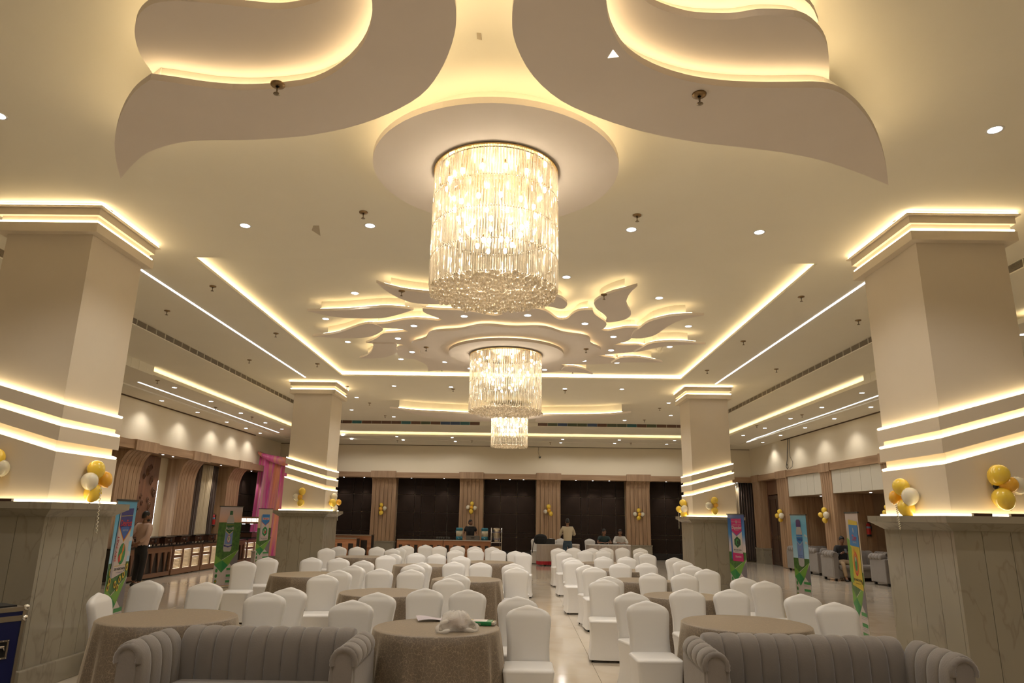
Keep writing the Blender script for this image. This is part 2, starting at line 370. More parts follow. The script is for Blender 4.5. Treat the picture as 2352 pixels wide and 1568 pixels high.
# dark strips painted for the shade in the ceiling joint
SH = mat('painted_gap_shade', (0.10, 0.06, 0.03), .9)
struct(MB().box(XL, XL+.03, 12, 27.2, Z3-.06, Z3-.03).build('trim_2', SH)); struct(MB().box(XR-.03, XR, 12, 26.5, Z3-.06, Z3-.03).build('trim_3', SH))
struct(MB().box(XL, XR, YB-.02, YB, Z3-.05, Z3-.03).build('trim_4', SH))
# wood cornice beams with soffits
CZ0, CZ1 = 3.30, 3.53
struct(MB().box(XL-.5, -10.2, 8, 30.2, CZ0, CZ1).build('trim_5', WOODHY)); struct(MB().box(9.92, XR+.4, 12, 30.2, CZ0, CZ1).build('trim_6', WOODHY))
struct(MB().box(-10.2, 9.92, 30.2, 30.98, CZ0-.02, CZ1-.03).build('trim_7', WOODH))
# ------------------------------------------------------------------ pilasters with curved corbels
GROOVE = mat('dark_groove', (.05, .025, .012), .8)
def pilaster(name_label, W, zbase, curve=.45, base=True, nsl=6, depth=.4, loc=(0, 0, 0), rz=0, side_m=WOODV, top_out=.35, rhead=.06):
    """local frame: front faces -y at y=0 (shaft), cornice face at y=-top_out; width along x"""
    t = thing('wood_pilaster', name_label, 'pilaster', loc, rz)
    sw = W/nsl; prof = []
    zt = CZ0
    for k in range(13):
        u = k/12*PI/2; prof.append((-top_out*(1-math.cos(u)), zt-curve*1.25*(1-math.sin(u)) if k else zt-curve*1.25))
    for s in range(nsl):
        x0 = -W/2+s*sw+.009; x1 = -W/2+(s+1)*sw-.009; B = MB()
        ring = []
        pts = [(0, zbase), (0, 1.02), (0, 2.4)]+prof
        vs = []; n = len(pts)
        for (y, z) in pts: vs += [(x0, y, z), (x1, y, z)]
        for (y, z) in pts: vs += [(x0, min(y+.05, .05) if z < 2.5 else y+.035, z if z < zt-.02 else z), (x1, y+.05 if z < 2.5 else y+.035, z)]
        fs = []
        for k in range(n-1):
            a = 2*k; fs.append((a, a+1, a+3, a+2)); b = 2*n+a; fs.append((b+1, b, b+2, b+3)); fs.append((a, a+2, b+2, b)); fs.append((a+1, b+1, b+3, a+3))
        B.add(vs, fs, 0, False); B.build('slat', WOODV, t)
    core = [(0.045, zbase), (0.045, 2.4)]+[(y+.03, z) for y, z in prof]+[(depth+.05, zt), (depth+.05, zbase)]
    B = MB(); n = len(core)
    vs = [(-W/2, y, z) for y, z in core]+[(W/2, y, z) for y, z in core]
    B.add(vs, [tuple(range(n-1, -1, -1)), tuple(range(n, 2*n))]+[(i, (i+1) % n, (i+1) % n+n, i+n) for i in range(n)]); B.build('pilaster_core', [side_m, GROOVE] if W > .9 else side_m, t)
    MB().box(-W/2-.01, W/2+.01, -top_out-rhead, -top_out+.25, CZ0-.03, CZ1+.02).build('pilaster_head', WOODV, t)
    if base:
        MB().box(-W/2-.03, W/2+.03, -.03, depth+.03, 0, zbase-.05).build('stone_plinth', MARB, t)
        MB().box(-W/2-.05, W/2+.05, -.05, depth+.03, zbase-.05, zbase).build('plinth_cap', MARB, t)
    return t
names = ['leftmost', 'second from left', 'third from left', 'rightmost']
for k, (x0, x1) in enumerate([(-6.43, -5.38), (-2.61, -1.58), (.72, 1.77), (4.61, 5.63)]):
    pilaster('pale slatted wooden pilaster on the back wall, %s of the four' % names[k], x1-x0, .62, loc=((x0+x1)/2, 30.55, 0), top_out=.33)
pilaster('slatted wooden pilaster behind the far left pillar', 1.05, .62, loc=(-9.6, 30.55, 0), top_out=.33)
for k, yc in enumerate((15.2, 18.8, 22.15, 25.8)):
    pilaster('curved wooden pilaster on the left wall, %s from the camera' % ORD[k+1], 1.15, .62, base=True, loc=(-10.57, yc, 0), rz=PI/2, top_out=.36, curve=.55)
# right side: narrow upright pilasters without corbel
for k, (y0, y1, lb) in enumerate([(18.6, 19.35, 'beside the near right pillar'), (22.5, 23.3, 'between the two sofa alcoves'), (26.2, 27.3, 'between door and first alcove'), (29.3, 30.15, 'in the far right corner')]):
    pilaster('slim slatted wooden pilaster on the right wall %s' % lb, y1-y0, .62, loc=(9.95, (y0+y1)/2, 0), rz=-PI/2, top_out=.02, depth=.5, rhead=.03, base=(k in (0, 3)), nsl=5) if k in (0, 3) else pilaster('slim slatted wooden pilaster on the right wall %s' % lb, y1-y0, .02, loc=(9.95, (y0+y1)/2, 0), rz=-PI/2, top_out=.02, depth=.5, rhead=.03, base=False, nsl=5)
# ------------------------------------------------------------------ dark padded wall panels in the back bays
rows = [0.0, .27, .85, 1.03, 1.83, 2.58, 3.30]
bays = [(-8.9, -6.45, [.5, .9, 1.6, 2.0]), (-5.36, -2.63, [.75, 1.05, 1.65, 2.2]), (-1.56, .70, [.72, 1.45]), (1.79, 4.59, [.88, 1.2, 1.8, 2.4]), (5.65, 8.3, [.7, 1.3, 2.0])]
bl = ['leftmost', 'second from left', 'middle', 'fourth from left', 'rightmost']
for bi, (x0, x1, cs) in enumerate(bays):
    t = thing('padded_wall_panelling', 'dark brown padded wall panelling in the %s bay of the back wall' % bl[bi], 'wall panelling', ((x0+x1)/2, 30.98, 0))
    xs = [0]+cs+[x1-x0]
    for i in range(len(xs)-1):
        for j in range(len(rows)-1):
            if rows[j+1]-rows[j] < .2: pass
            MB().bbox(x0+xs[i]+.006-(x0+x1)/2, x0+xs[i+1]-.006-(x0+x1)/2, -.07, 0, rows[j]+.006, rows[j+1]-.006, b=.016).build('padded_panel', PADM if j else mat('black_skirting', (.012, .010, .010), .4), t)
# ================================================================== PILLARS
def pillar(x0, x1, y0, y1, inner, label):
    """inner = +1 when the room centre lies at +x of the pillar"""
    cx, cy = (x0+x1)/2, (y0+y1)/2; t = thing('square_pillar', label, 'pillar', (cx, cy, 0))
    a, b = (x1-x0)/2, (y1-y0)/2
    # marble plinth: panels on each face
    MB().box(-a+.02, a-.02, -b+.02, b-.02, 0, 1.62).build('plinth_core', MARB, t)
    MB().bbox(-a-.07, a+.07, -b-.07, b+.07, 0, .22, b=.012).build('plinth_base', MARB, t)
    e = .03; npn = 4
    w = (2*a+2*e)/npn; me = MB().bbox(-w/2+.002, w/2-.002, -.025, .025, .22, 1.63, b=.003).mesh('marble_panel', MARB)
    w2 = (2*b+2*e-.1)/npn; me2 = MB().bbox(-.025, .025, -w2/2+.002, w2/2-.002, .22, 1.63, b=.003).mesh('marble_panel', MARB)
    for k in range(npn):
        for s in (-1, 1):
            inst('marble_panel', me, t, (-a-e+w*(k+.5), s*(b+e-.025), 0)); inst('marble_panel', me2, t, (s*(a+e-.025), -b-e+.05+w2*(k+.5), 0))
    c = MB()
    def ring(r, z): return [(-a-r, -b-r, z), (a+r, -b-r, z), (a+r, b+r, z), (-a-r, b+r, z)]
    c.loft([ring(.03, 1.63), ring(.13, 1.70), ring(.15, 1.71), ring(.15, 1.775)], smooth=False); c.build('marble_cap', MARB, t)
    # shaft; bands tilt up on the outer side of front and back faces
    q = .045
    MB().box(-a+q, a-q, -b+q, b-q, 1.775, 4.90).build('shaft', COLP, t)
    def zz(x, z): return z+(a-inner*x)/(2*a)*.29
    def band(z0, z1, nm, flat0=None):
        B = MB(); vs = []
        for z, fl in ((z0, flat0), (z1, None)):
            for (x, y) in ((-a, -b), (a, -b), (a, b), (-a, b)): vs.append((x, y, z if fl is not None else zz(x, z)))
        B.add(vs, [(3, 2, 1, 0), (4, 5, 6, 7), (0, 1, 5, 4), (1, 2, 6, 5), (2, 3, 7, 6), (3, 0, 4, 7)]); return B.build(nm, COLP, t)
    band(1.775, 2.28, 'lower_shaft', 1); band(2.39, 2.54, 'band'); band(2.62, 2.76, 'band')
    # upper shaft is the thinner core widened back to face above the bands
    for z in (2.28, 2.54, 2.76):
        L = MB(); h = .012
        pts = [(-a+.012, -b+.012), (a-.012, -b+.012), (a-.012, b-.012), (-a+.012, b-.012)]; r = .016
        for i in range(4):
            p, p2 = pts[i], pts[(i+1) % 4]
            L.tube([(p[0], p[1], zz(p[0], z)+r), (p2[0], p2[1], zz(p2[0], z)+r)], r*.8, n=6)
        L.build('led_tube', LED, t)
    L = MB(); r = .014; o = .045
    for i in range(4):
        pts = [(-a-.03, -b-.03), (a+.03, -b-.03), (a+.03, b+.03), (-a-.03, b+.03)]
        p, p2 = pts[i], pts[(i+1) % 4]; L.tube([(p[0], p[1], 4.79+r), (p2[0], p2[1], 4.79+r)], r*.8, n=6)
    L.build('led_tube', LED, t)
    L = MB(); pts = [(-a-.04, -b-.04), (a+.04, -b-.04), (a+.04, b+.04), (-a-.04, b+.04)]
    for i in range(4):
        p, p2 = pts[i], pts[(i+1) % 4]; L.tube([(p[0], p[1], 1.785), (p2[0], p2[1], 1.785)], .012, n=6)
    L.build('led_tube', LED, t)
    L = MB(); pts = [(-a-.07, -b-.07), (a+.07, -b-.07), (a+.07, b+.07), (-a-.07, b+.07)]
    for i in range(4):
        p, p2 = pts[i], pts[(i+1) % 4]; L.tube([(p[0], p[1], 4.985), (p2[0], p2[1], 4.985)], .010, n=6)
    L.build('led_tube', LEDTOP, t)
    MB().box(-a-.05, a+.05, -b-.05, b+.05, 4.68, 4.785).build('capital_band', COLP, t)
    MB().box(-a-.05, a+.05, -b-.05, b+.05, 4.875, 4.975).build('capital_band', COLP, t)
    MB().box(-a-.01, a+.01, -b-.01, b+.01, 4.785, 4.875).build('capital_neck', COLP, t)
    MB().box(-a-.09, a+.09, -b-.09, b+.09, 4.96, 4.975).build('capital_plate', COLP, t)
    MB().box(-a-.02, a+.02, -b-.02, b+.02, 4.975, Z1).build('capital_top', COLP, t)
    return t
LEDTOP = emis('warm_led_top', WARM, COVE*1.0)
pillar(-5.80, -4.75, 7.05, 8.15, 1, 'large square cream pillar with marble plinth, nearest on the left')
pillar(4.27, 5.32, 7.05, 8.30, -1, 'large square cream pillar with marble plinth, nearest on the right')
pillar(-5.86, -4.80, 17.35, 18.5, 1, 'farther left square cream pillar with lit bands behind the left tables')
pillar(4.24, 5.30, 17.35, 18.5, -1, 'farther right square cream pillar with lit bands beside the pink product banner')
# switch boxes and small holes on the pillars are skipped; drivers lying on the caps
for k, (x, y, z) in enumerate([(-5.12, 6.93, 1.775), (4.50, 6.93, 1.775), (4.86, 6.93, 1.775)]):
    o = MB().bbox(-.09, .09, -.02, .02, 0, .028, b=.004).build('led_driver', mat('brown_plastic', (.05, .02, .012), .5), loc=(x, y+.02, z))
    tag(o, ['small flat brown driver box on the near left pillar ledge', 'small flat brown driver box on the near right pillar ledge, nearer its corner', 'small flat brown driver box on the near right pillar ledge, farther from its corner'][k], 'driver box')
# ================================================================== CEILING ORNAMENTS
def smooth_poly(pts, n=3, closed=True):
    """Catmull-Rom; a point given as (x, y, 1) stays a sharp corner"""
    P = [Vector((p[0], p[1])) for p in pts]; C = [len(p) > 2 for p in pts]; N = len(P); out = []
    for i in range(N if closed else N-1):
        p1, p2 = P[i], P[(i+1) % N]; p0 = P[i-1] if (closed or i > 0) else p1; p3 = P[(i+2) % N] if (closed or i+2 < N) else p2
        if C[i]: p0 = p1
        if C[(i+1) % N]: p3 = p2
        for k in range(n):
            t = k/n; out.append(.5*((2*p1)+(-p0+p2)*t+(2*p0-5*p1+4*p2-p3)*t*t+(-p0+3*p1-3*p2+p3)*t**3))
    if not closed: out.append(P[-1])
    return [(v.x, v.y) for v in out]
def inset(pts, d):
    n = len(pts); a = sum(pts[i][0]*pts[(i+1)%n][1]-pts[(i+1)%n][0]*pts[i][1] for i in range(n)); s = 1 if a > 0 else -1; out = []
    for i in range(n):
        e = Vector(pts[(i+1) % n])-Vector(pts[i-1])
        if e.length < 1e-6: out.append(pts[i]); continue
        e.normalize(); out.append((pts[i][0]-e.y*d*s, pts[i][1]+e.x*d*s))
    return out
def crop(x0, y0, s): return lambda *p: tuple([x0+p[0]/s, y0+p[1]/s]+list(p[2:]))
def slab(name, label, px, z0, th, top, n=3, core_d=.16, ledseg=None, thing_cat='ceiling panel', m=PAINT2, world=None):
    """px outline of the underside -> points on the plane z0 -> plate with an inset core above it and an LED line on its upper edge"""
    P = world if world else [tuple([at_z(p[0], p[1], z0).x, at_z(p[0], p[1], z0).y]+list(p[2:])) for p in px]
    pts = smooth_poly(P, n)
    cx = sum(p[0] for p in pts)/len(pts); cy = sum(p[1] for p in pts)/len(pts)
    t = thing(name, label, thing_cat, (cx, cy, z0)); L = [(x-cx, y-cy) for x, y in pts]
    MB().prism(L, 0, th).build('ornament_plate', m, t)
    def keep(pp, d):
        out = []; N_ = len(L)
        for p in pp:
            q = Vector(p); dm = 9
            for i in range(N_):
                a_, b_ = Vector(L[i]), Vector(L[(i+1) % N_]); ab = b_-a_; l2 = ab.length_squared
                f_ = 0 if l2 < 1e-12 else max(0, min(1, (q-a_).dot(ab)/l2)); dm = min(dm, (q-(a_+ab*f_)).length)
            out.append(dm >= d*.8)
        return out
    ins = inset(L, core_d); kp = keep(ins, core_d); ins = [p for p, k_ in zip(ins, kp) if k_]
    if top-z0 > th+.01 and len(ins) > 5:
        bm = MB().prism(ins, th, top-z0-.001); bm.build('ornament_core', PAINT, t)
    lp = inset(L, core_d*.6); kp = keep(lp, core_d*.6); n_ = len(lp)
    b = MB(); st = next((i for i in range(n_) if not kp[i]), 0); run = []
    for i in range(n_+1):
        q = (st+i) % n_
        if kp[q] and i < n_: run.append((lp[q][0], lp[q][1], th+.016))
        else:
            if kp[q] and i == n_ and all(kp): run.append((lp[q][0], lp[q][1], th+.016))
            if len(run) > 2: b.tube(run, .008, n=5, cap=True)
            run = []
    b.build('led_tube', LED, t)
    return t, pts
Zc = Z1
# --- three layers of leaves left and right over the first chandelier
ZA, ZBf, ZCf = 4.60, 4.75, 4.89
A = [(277, 410, 1), (268, 375), (263, 330), (270, 285), (287, 243), (312, 208), (345, 183, 1), (400, 190), (480, 202), (560, 207), (640, 203), (720, 190), (785, 155), (832, 105), (853, 50), (853, -10), (835, -70), (790, -130), (800, -200, 1), (900, -180), (985, -110), (1035, -40), (1048, 40), (1038, 100), (1010, 165), (965, 220), (890, 262), (800, 293), (700, 312), (580, 321), (470, 322), (400, 330), (340, 350), (305, 378)]
slab('ceiling_leaf', 'lowest large leaf-shaped plaster panel hanging from the ceiling, upper left', A, ZA, .05, ZBf, core_d=.07)
B1 = [(365, 190, 1), (345, 160), (322, 125), (310, 85), (312, 50), (330, 22), (365, 5), (430, 3), (500, 9), (570, 17), (640, 22), (700, 13), (760, -10), (800, -50), (840, -110, 1), (1000, -160), (1020, -60), (990, 60), (930, 140), (850, 200), (700, 240), (540, 246), (430, 232)]
slab('ceiling_leaf', 'second layer leaf-shaped plaster panel above the lowest one, upper left', B1, ZBf, .05, ZCf, core_d=.07)
C1_ = [(420, 30, 1), (380, -10), (370, -60), (400, -110), (520, -140), (640, -120), (760, -160), (900, -240, 1), (1000, -220), (980, -100), (900, 20), (760, 80), (600, 90), (480, 70)]
slab('ceiling_leaf', 'topmost leaf-shaped plaster panel at the upper left edge of view', C1_, ZCf, .04, Z1, core_d=.07)
A2 = [(2041, 425, 1), (2034, 375), (2020, 325), (1998, 280), (1965, 240), (1928, 213), (1885, 202), (1820, 202), (1740, 202), (1660, 198), (1580, 186), (1500, 160), (1440, 122), (1408, 75), (1394, 25), (1394, -30), (1410, -90), (1450, -140), (1430, -210, 1), (1330, -180), (1240, -110), (1192, -40), (1176, 40), (1186, 105), (1225, 175), (1290, 232), (1380, 272), (1480, 303), (1590, 325), (1700, 338), (1810, 352), (1900, 372), (1980, 400)]
slab('ceiling_leaf', 'lowest large leaf-shaped plaster panel hanging from the ceiling, upper right', A2, ZA, .05, ZBf, core_d=.07)
B2 = [(1903, 202, 1), (1905, 150), (1898, 100), (1875, 65), (1840, 42), (1790, 36), (1740, 36), (1690, 44), (1640, 45), (1580, 40), (1520, 22), (1480, 0), (1440, -50), (1400, -110, 1), (1240, -160), (1220, -60), (1250, 60), (1310, 140), (1400, 200), (1560, 240), (1740, 250), (1850, 240)]
slab('ceiling_leaf', 'second layer leaf-shaped plaster panel above the lowest one, upper right', B2, ZBf, .05, ZCf, core_d=.07)
C2_ = [(1880, 50, 1), (1860, 10), (1800, -30), (1740, -50), (1660, -60), (1600, -90), (1520, -140), (1400, -240, 1), (1280, -220), (1300, -100), (1400, 20), (1560, 90), (1700, 100), (1800, 90)]
slab('ceiling_leaf', 'topmost leaf-shaped plaster panel at the upper right edge of view', C2_, ZCf, .04, Z1, core_d=.07)
lf = [o for o in bpy.data.objects if o.name.startswith('ceiling_leaf') and o.get('label', '').startswith('lowest') and o['label'].endswith('right')][0]
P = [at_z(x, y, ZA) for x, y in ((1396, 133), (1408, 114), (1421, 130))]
MB().prism([(p.x-lf.location.x, p.y-lf.location.y) for p in P], -.002, .001).build('light_leak_patch', emis('gap_glow', (1, .88, .68), 2.0), lf)  # glowing patch imitates LED light leaking through a hole in the leaf
# --- flame wheel in the central tray
ZF = 4.965
k1 = crop(700, 620, 4.9); k2 = crop(1140, 620, 4.704)
S3 = [k1(760, 608, 1), k1(900, 602), k1(1010, 582), k1(1120, 562), k1(1250, 552), k1(1400, 560), k1(1500, 570), k1(1545, 558, 1), k1(1470, 528), k1(1370, 490), k1(1330, 462), k1(1328, 432, 1), k1(1500, 446), k1(1700, 450), k1(1900, 470), k1(2050, 500), k1(2150, 513), k1(2225, 497, 1),
      k1(2190, 450), k2(100, 385, 1), k2(300, 398), k2(420, 413), k2(520, 438), k2(590, 478), k2(640, 520), k2(700, 537), k2(770, 525), k2(815, 482), k2(880, 446), k2(960, 432), k2(1040, 430, 1), k2(1062, 475), k2(1120, 520), k2(1175, 558), k2(1190, 592), k2(1165, 628), k2(1130, 645, 1), k2(1200, 658), k2(1300, 640), k2(1400, 624), k2(1570, 622, 1),
      k2(1540, 660), k2(1470, 700), k2(1455, 738), k2(1400, 772), k2(1270, 805, 1), k2(1380, 812), k2(1540, 812), k2(1655, 830, 1), k2(1610, 850), k2(1480, 885), k2(1300, 900), k2(1105, 925, 1), k2(1200, 940), k2(1290, 955), k2(1342, 985, 1), k2(1250, 1008), k2(1000, 1020), k2(850, 1018), k2(700, 1020, 1), k2(770, 1038), k2(792, 1058, 1), k2(700, 1085), k2(500, 1110), k2(200, 1120), k2(-100, 1110),
      k1(1540, 1125), k1(1385, 1145, 1), k1(1388, 1105), k1(1360, 1062), k1(1300, 1030), k1(1225, 998, 1), k1(1150, 995), k1(1070, 975), k1(1040, 930), k1(1032, 880), k1(1060, 850), k1(1125, 844, 1), k1(1000, 830), k1(870, 830), k1(770, 826), k1(690, 820, 1), k1(760, 790), k1(820, 760), k1(880, 715), k1(1000, 703), k1(1165, 690, 1), k1(1080, 664), k1(960, 655), k1(860, 650), k1(790, 630)]
slab('ceiling_rosette', 'wide flame-edged plaster rosette around the second chandelier', S3, ZF, .04, ZT, core_d=.09)
flames = [
 ('long curved flame panel nearest the camera, partly behind the first chandelier', [k1(805, 140, 1), k1(880, 168), k1(1000, 200), k1(1150, 232), k1(1450, 262), k1(1900, 262), k2(300, 250), k2(560, 270), k2(690, 298), k2(750, 340), k2(765, 370), k2(745, 405), k2(700, 422), k2(600, 400), k2(400, 372), k2(200, 372), k1(1700, 383), k1(1500, 384), k1(1340, 382), k1(1200, 365), k1(1060, 315), k1(960, 262), k1(880, 208)]),
 ('long thin flame panel at the far left of the rosette', [k1(25, 460, 1), k1(250, 458), k1(500, 448), k1(720, 430), k1(900, 420), k1(1080, 427), k1(1225, 448, 1), k1(1120, 482), k1(1000, 515), k1(860, 542), k1(680, 545), k1(480, 540), k1(300, 522), k1(150, 492)]),
 ('second thin flame panel on the left of the rosette', [k1(85, 745, 1), k1(250, 730), k1(400, 700), k1(530, 655), k1(650, 615), k1(760, 605), k1(850, 640), k1(880, 672), k1(840, 705), k1(780, 735), k1(700, 755), k1(560, 768), k1(350, 765)]),
 ('short hooked flame panel low on the left of the rosette', [k1(615, 990, 1), k1(690, 965), k1(750, 920), k1(768, 870), k1(770, 828, 1), k1(900, 828), k1(1028, 832), k1(1032, 880), k1(1040, 920), k1(980, 958), k1(880, 985), k1(740, 995)]),
 ('upright curled flame panel right of the first chandelier', [k2(1525, 170, 1), k2(1400, 205), k2(1250, 245), k2(1120, 300), k2(1065, 340), k2(1058, 375), k2(1090, 425), k2(1160, 475), k2(1195, 520), k2(1190, 565), k2(1300, 556), k2(1400, 530), k2(1450, 490), k2(1450, 455), k2(1415, 390), k2(1405, 335), k2(1440, 255), k2(1490, 205)]),
 ('broad pointed flame panel on the right of the rosette', [k2(2245, 487, 1), k2(2050, 488), k2(1850, 505), k2(1650, 560), k2(1560, 622), k2(1480, 680), k2(1458, 735, 1), k2(1560, 738), k2(1680, 715), k2(1760, 675), k2(1860, 605), k2(2000, 540)]),
 ('slim flame panel under the broad one on the right', [k2(2262, 803, 1), k2(2150, 790), k2(1980, 775), k2(1800, 778), k2(1650, 800), k2(1560, 850), k2(1480, 888, 1), k2(1600, 870), k2(1750, 835), k2(1950, 812), k2(2150, 805)]),
 ('small curved flame panel low on the right of the rosette', [k2(1795, 997, 1), k2(1700, 975), k2(1560, 950), k2(1430, 942), k2(1340, 950), k2(1290, 975), k2(1240, 1006, 1), k2(1400, 998), k2(1600, 998)]),
 ('smallest flame panel at the lower right of the rosette', [k2(1042, 1125, 1), k2(990, 1090), k2(900, 1058), k2(800, 1043), k2(740, 1050), k2(700, 1085, 1), k2(800, 1100), k2(920, 1108)]),
]
for i, (lb, px) in enumerate(flames):
    slab('ceiling_flame', lb, px, ZF-.012-.004*i, .04, ZT, core_d=.09)
# scalloped ring and the disc under it
cx2, cy2 = -.30, 13.10
ring = []
for k in range(96):
    a = 2*PI*k/96; r = 1.72+.07*math.cos(11*a+.6); ring.append((cx2+r*1.03*math.cos(a), cy2+r*math.sin(a)))
slab('ceiling_ring', 'scalloped round plaster plate above the second chandelier disc', None, 4.86, .045, ZF, n=1, world=ring, core_d=.2)
def disc(label, cx, cy, r, z, top, corer):
    t = thing('ceiling_disc', label, 'ceiling disc', (cx, cy, z))
    m = bpy.data.materials.get('disc_plaster')
    MB().lathe([(0.001, 0), (r, 0), (r, .055), (0.001, .055)], 72, smooth=False, cap=False).build('disc_plate', DISCM, t)
    MB().lathe([(corer, .055), (corer, top-z)], 48, cap=False).build('disc_core', PAINT, t)
    MB().tube([((r-.12)*math.cos(2*PI*k/48), (r-.12)*math.sin(2*PI*k/48), .07) for k in range(49)], .011, n=5).build('led_tube', LED, t)
    return t
DISCM = PAINT2
disc('round cream ceiling disc with lit rim above the nearest chandelier', -.25, 5.72, 1.11, 4.74, Z1, .85)
disc('round cream ceiling disc with lit rim above the middle chandelier', cx2, cy2, 1.12, 4.77, 4.86, .9)
disc('small round ceiling disc above the farthest chandelier', -.33, 20.6, 1.0, 4.66, 4.80, .8)
# far ornament with two wings
k3 = crop(780, 860, 6.19); k4 = crop(1200, 860, 6.19)
def wing(label, front, zb, side):
    P = [at_z(p[0], p[1], zb) for p in front]; P = [(p.x, p.y) for p in P]
    back = [(P[-1][0], 22.4), (P[0][0]*.6+P[-1][0]*.4, 22.2)] ; pts = smooth_poly([(P[0][0], P[0][1], 1)]+P[1:-1]+[(P[-1][0], P[-1][1], 1), (P[-1][0], 22.5, 1), (P[0][0]*.55+P[-1][0]*.45, 22.1)], 3)
    cx = sum(p[0] for p in pts)/len(pts); cy = sum(p[1] for p in pts)/len(pts)
    t = thing('ceiling_wing', label, 'ceiling panel', (cx, cy, zb)); L = [(x-cx, y-cy) for x, y in pts]
    MB().prism(L, 0, .05).build('ornament_plate', PAINT2, t)
    f = smooth_poly([(p[0], p[1]+.16) for p in P], 3, closed=False); lo = 2
    f = f[3:] 
    b = MB(); vs = [(x-cx, y-cy, .05) for x, y in f]+[(x-cx, y-cy, Z1-zb) for x, y in f]; n = len(f)
    vs += [(x-cx, y-cy+.05, .05) for x, y in f]+[(x-cx, y-cy+.05, Z1-zb) for x, y in f]
    fs = [(i, i+1, i+1+n, i+n) for i in range(n-1)]+[(2*n+i+1, 2*n+i, 3*n+i, 3*n+i+1) for i in range(n-1)]+[(0, n, 3*n, 2*n), (n-1, 3*n-1, 4*n-1, 2*n-1)]
    b.add(vs, fs); b.build('ornament_fascia', PAINT, t)
    MB().tube([(x-cx, y-cy-.05, .07) for x, y in f], .01, n=5).build('led_tube', LED, t)
wing('long plaster wing panel with glowing edge left of the farthest chandelier', [k3(712, 478), k3(830, 492), k3(1000, 512), k3(1300, 533), k3(1600, 545), k3(1900, 562), k3(2150, 560)], 4.72, -1)
wing('long plaster wing panel with glowing edge right of the farthest chandelier', [k4(1545, 540), k4(1425, 553), k4(1250, 568), k4(1000, 577), k4(700, 580), k4(400, 582), k4(200, 595)], 4.72, 1)
# ================================================================== CHANDELIERS
def crystal_mat(name, tint, a_trans, a_glossy):
    m = bpy.data.materials.new(name); m.use_nodes = True; nt = m.node_tree; nt.nodes.clear(); N = nt.nodes.new
    tr = N('ShaderNodeBsdfTransparent'); tr.inputs[0].default_value = (1, .97, .92, 1)
    gl = N('ShaderNodeBsdfGlossy'); gl.inputs[0].default_value = (1, .97, .9, 1); gl.inputs['Roughness'].default_value = .08
    tl = N('ShaderNodeBsdfTranslucent'); tl.inputs[0].default_value = (*tint, 1)
    df = N('ShaderNodeBsdfDiffuse'); df.inputs[0].default_value = (*tint, 1)
    m0 = N('ShaderNodeMixShader'); m0.inputs[0].default_value = .4; nt.links.new(tl.outputs[0], m0.inputs[1]); nt.links.new(df.outputs[0], m0.inputs[2])
    m1 = N('ShaderNodeMixShader'); m1.inputs[0].default_value = a_glossy; nt.links.new(m0.outputs[0], m1.inputs[1]); nt.links.new(gl.outputs[0], m1.inputs[2])
    m2 = N('ShaderNodeMixShader'); nt.links.new(m1.outputs[0], m2.inputs[1]); nt.links.new(tr.outputs[0], m2.inputs[2])
    # streaky clarity along each rod
    g = N('ShaderNodeNewGeometry'); mp = N('ShaderNodeMapping'); mp.inputs['Scale'].default_value = (55, 55, 7); nt.links.new(g.outputs['Position'], mp.inputs[0])
    n = N('ShaderNodeTexNoise'); n.inputs['Scale'].default_value = 1; n.inputs['Detail'].default_value = 2; nt.links.new(mp.outputs[0], n.inputs['Vector'])
    mr = N('ShaderNodeMapRange'); mr.inputs['From Min'].default_value = .35; mr.inputs['From Max'].default_value = .65
    mr.inputs['To Min'].default_value = a_trans-.28; mr.inputs['To Max'].default_value = a_trans+.22
    nt.links.new(n.outputs['Fac'], mr.inputs['Value']); nt.links.new(mr.outputs[0], m2.inputs[0])
    o = N('ShaderNodeOutputMaterial'); nt.links.new(m2.outputs[0], o.inputs[0]); MATS[name] = m; return m
ROD = crystal_mat('crystal_rod', (.95, .88, .74), .60, .45)
BALL = crystal_mat('crystal_ball', (.90, .76, .55), .30, .5)
BULB = emis('chandelier_bulb', (1, .90, .74), 60.0)
GOLD = mat('gold_frame', (.75, .52, .22), .25, 1.0)
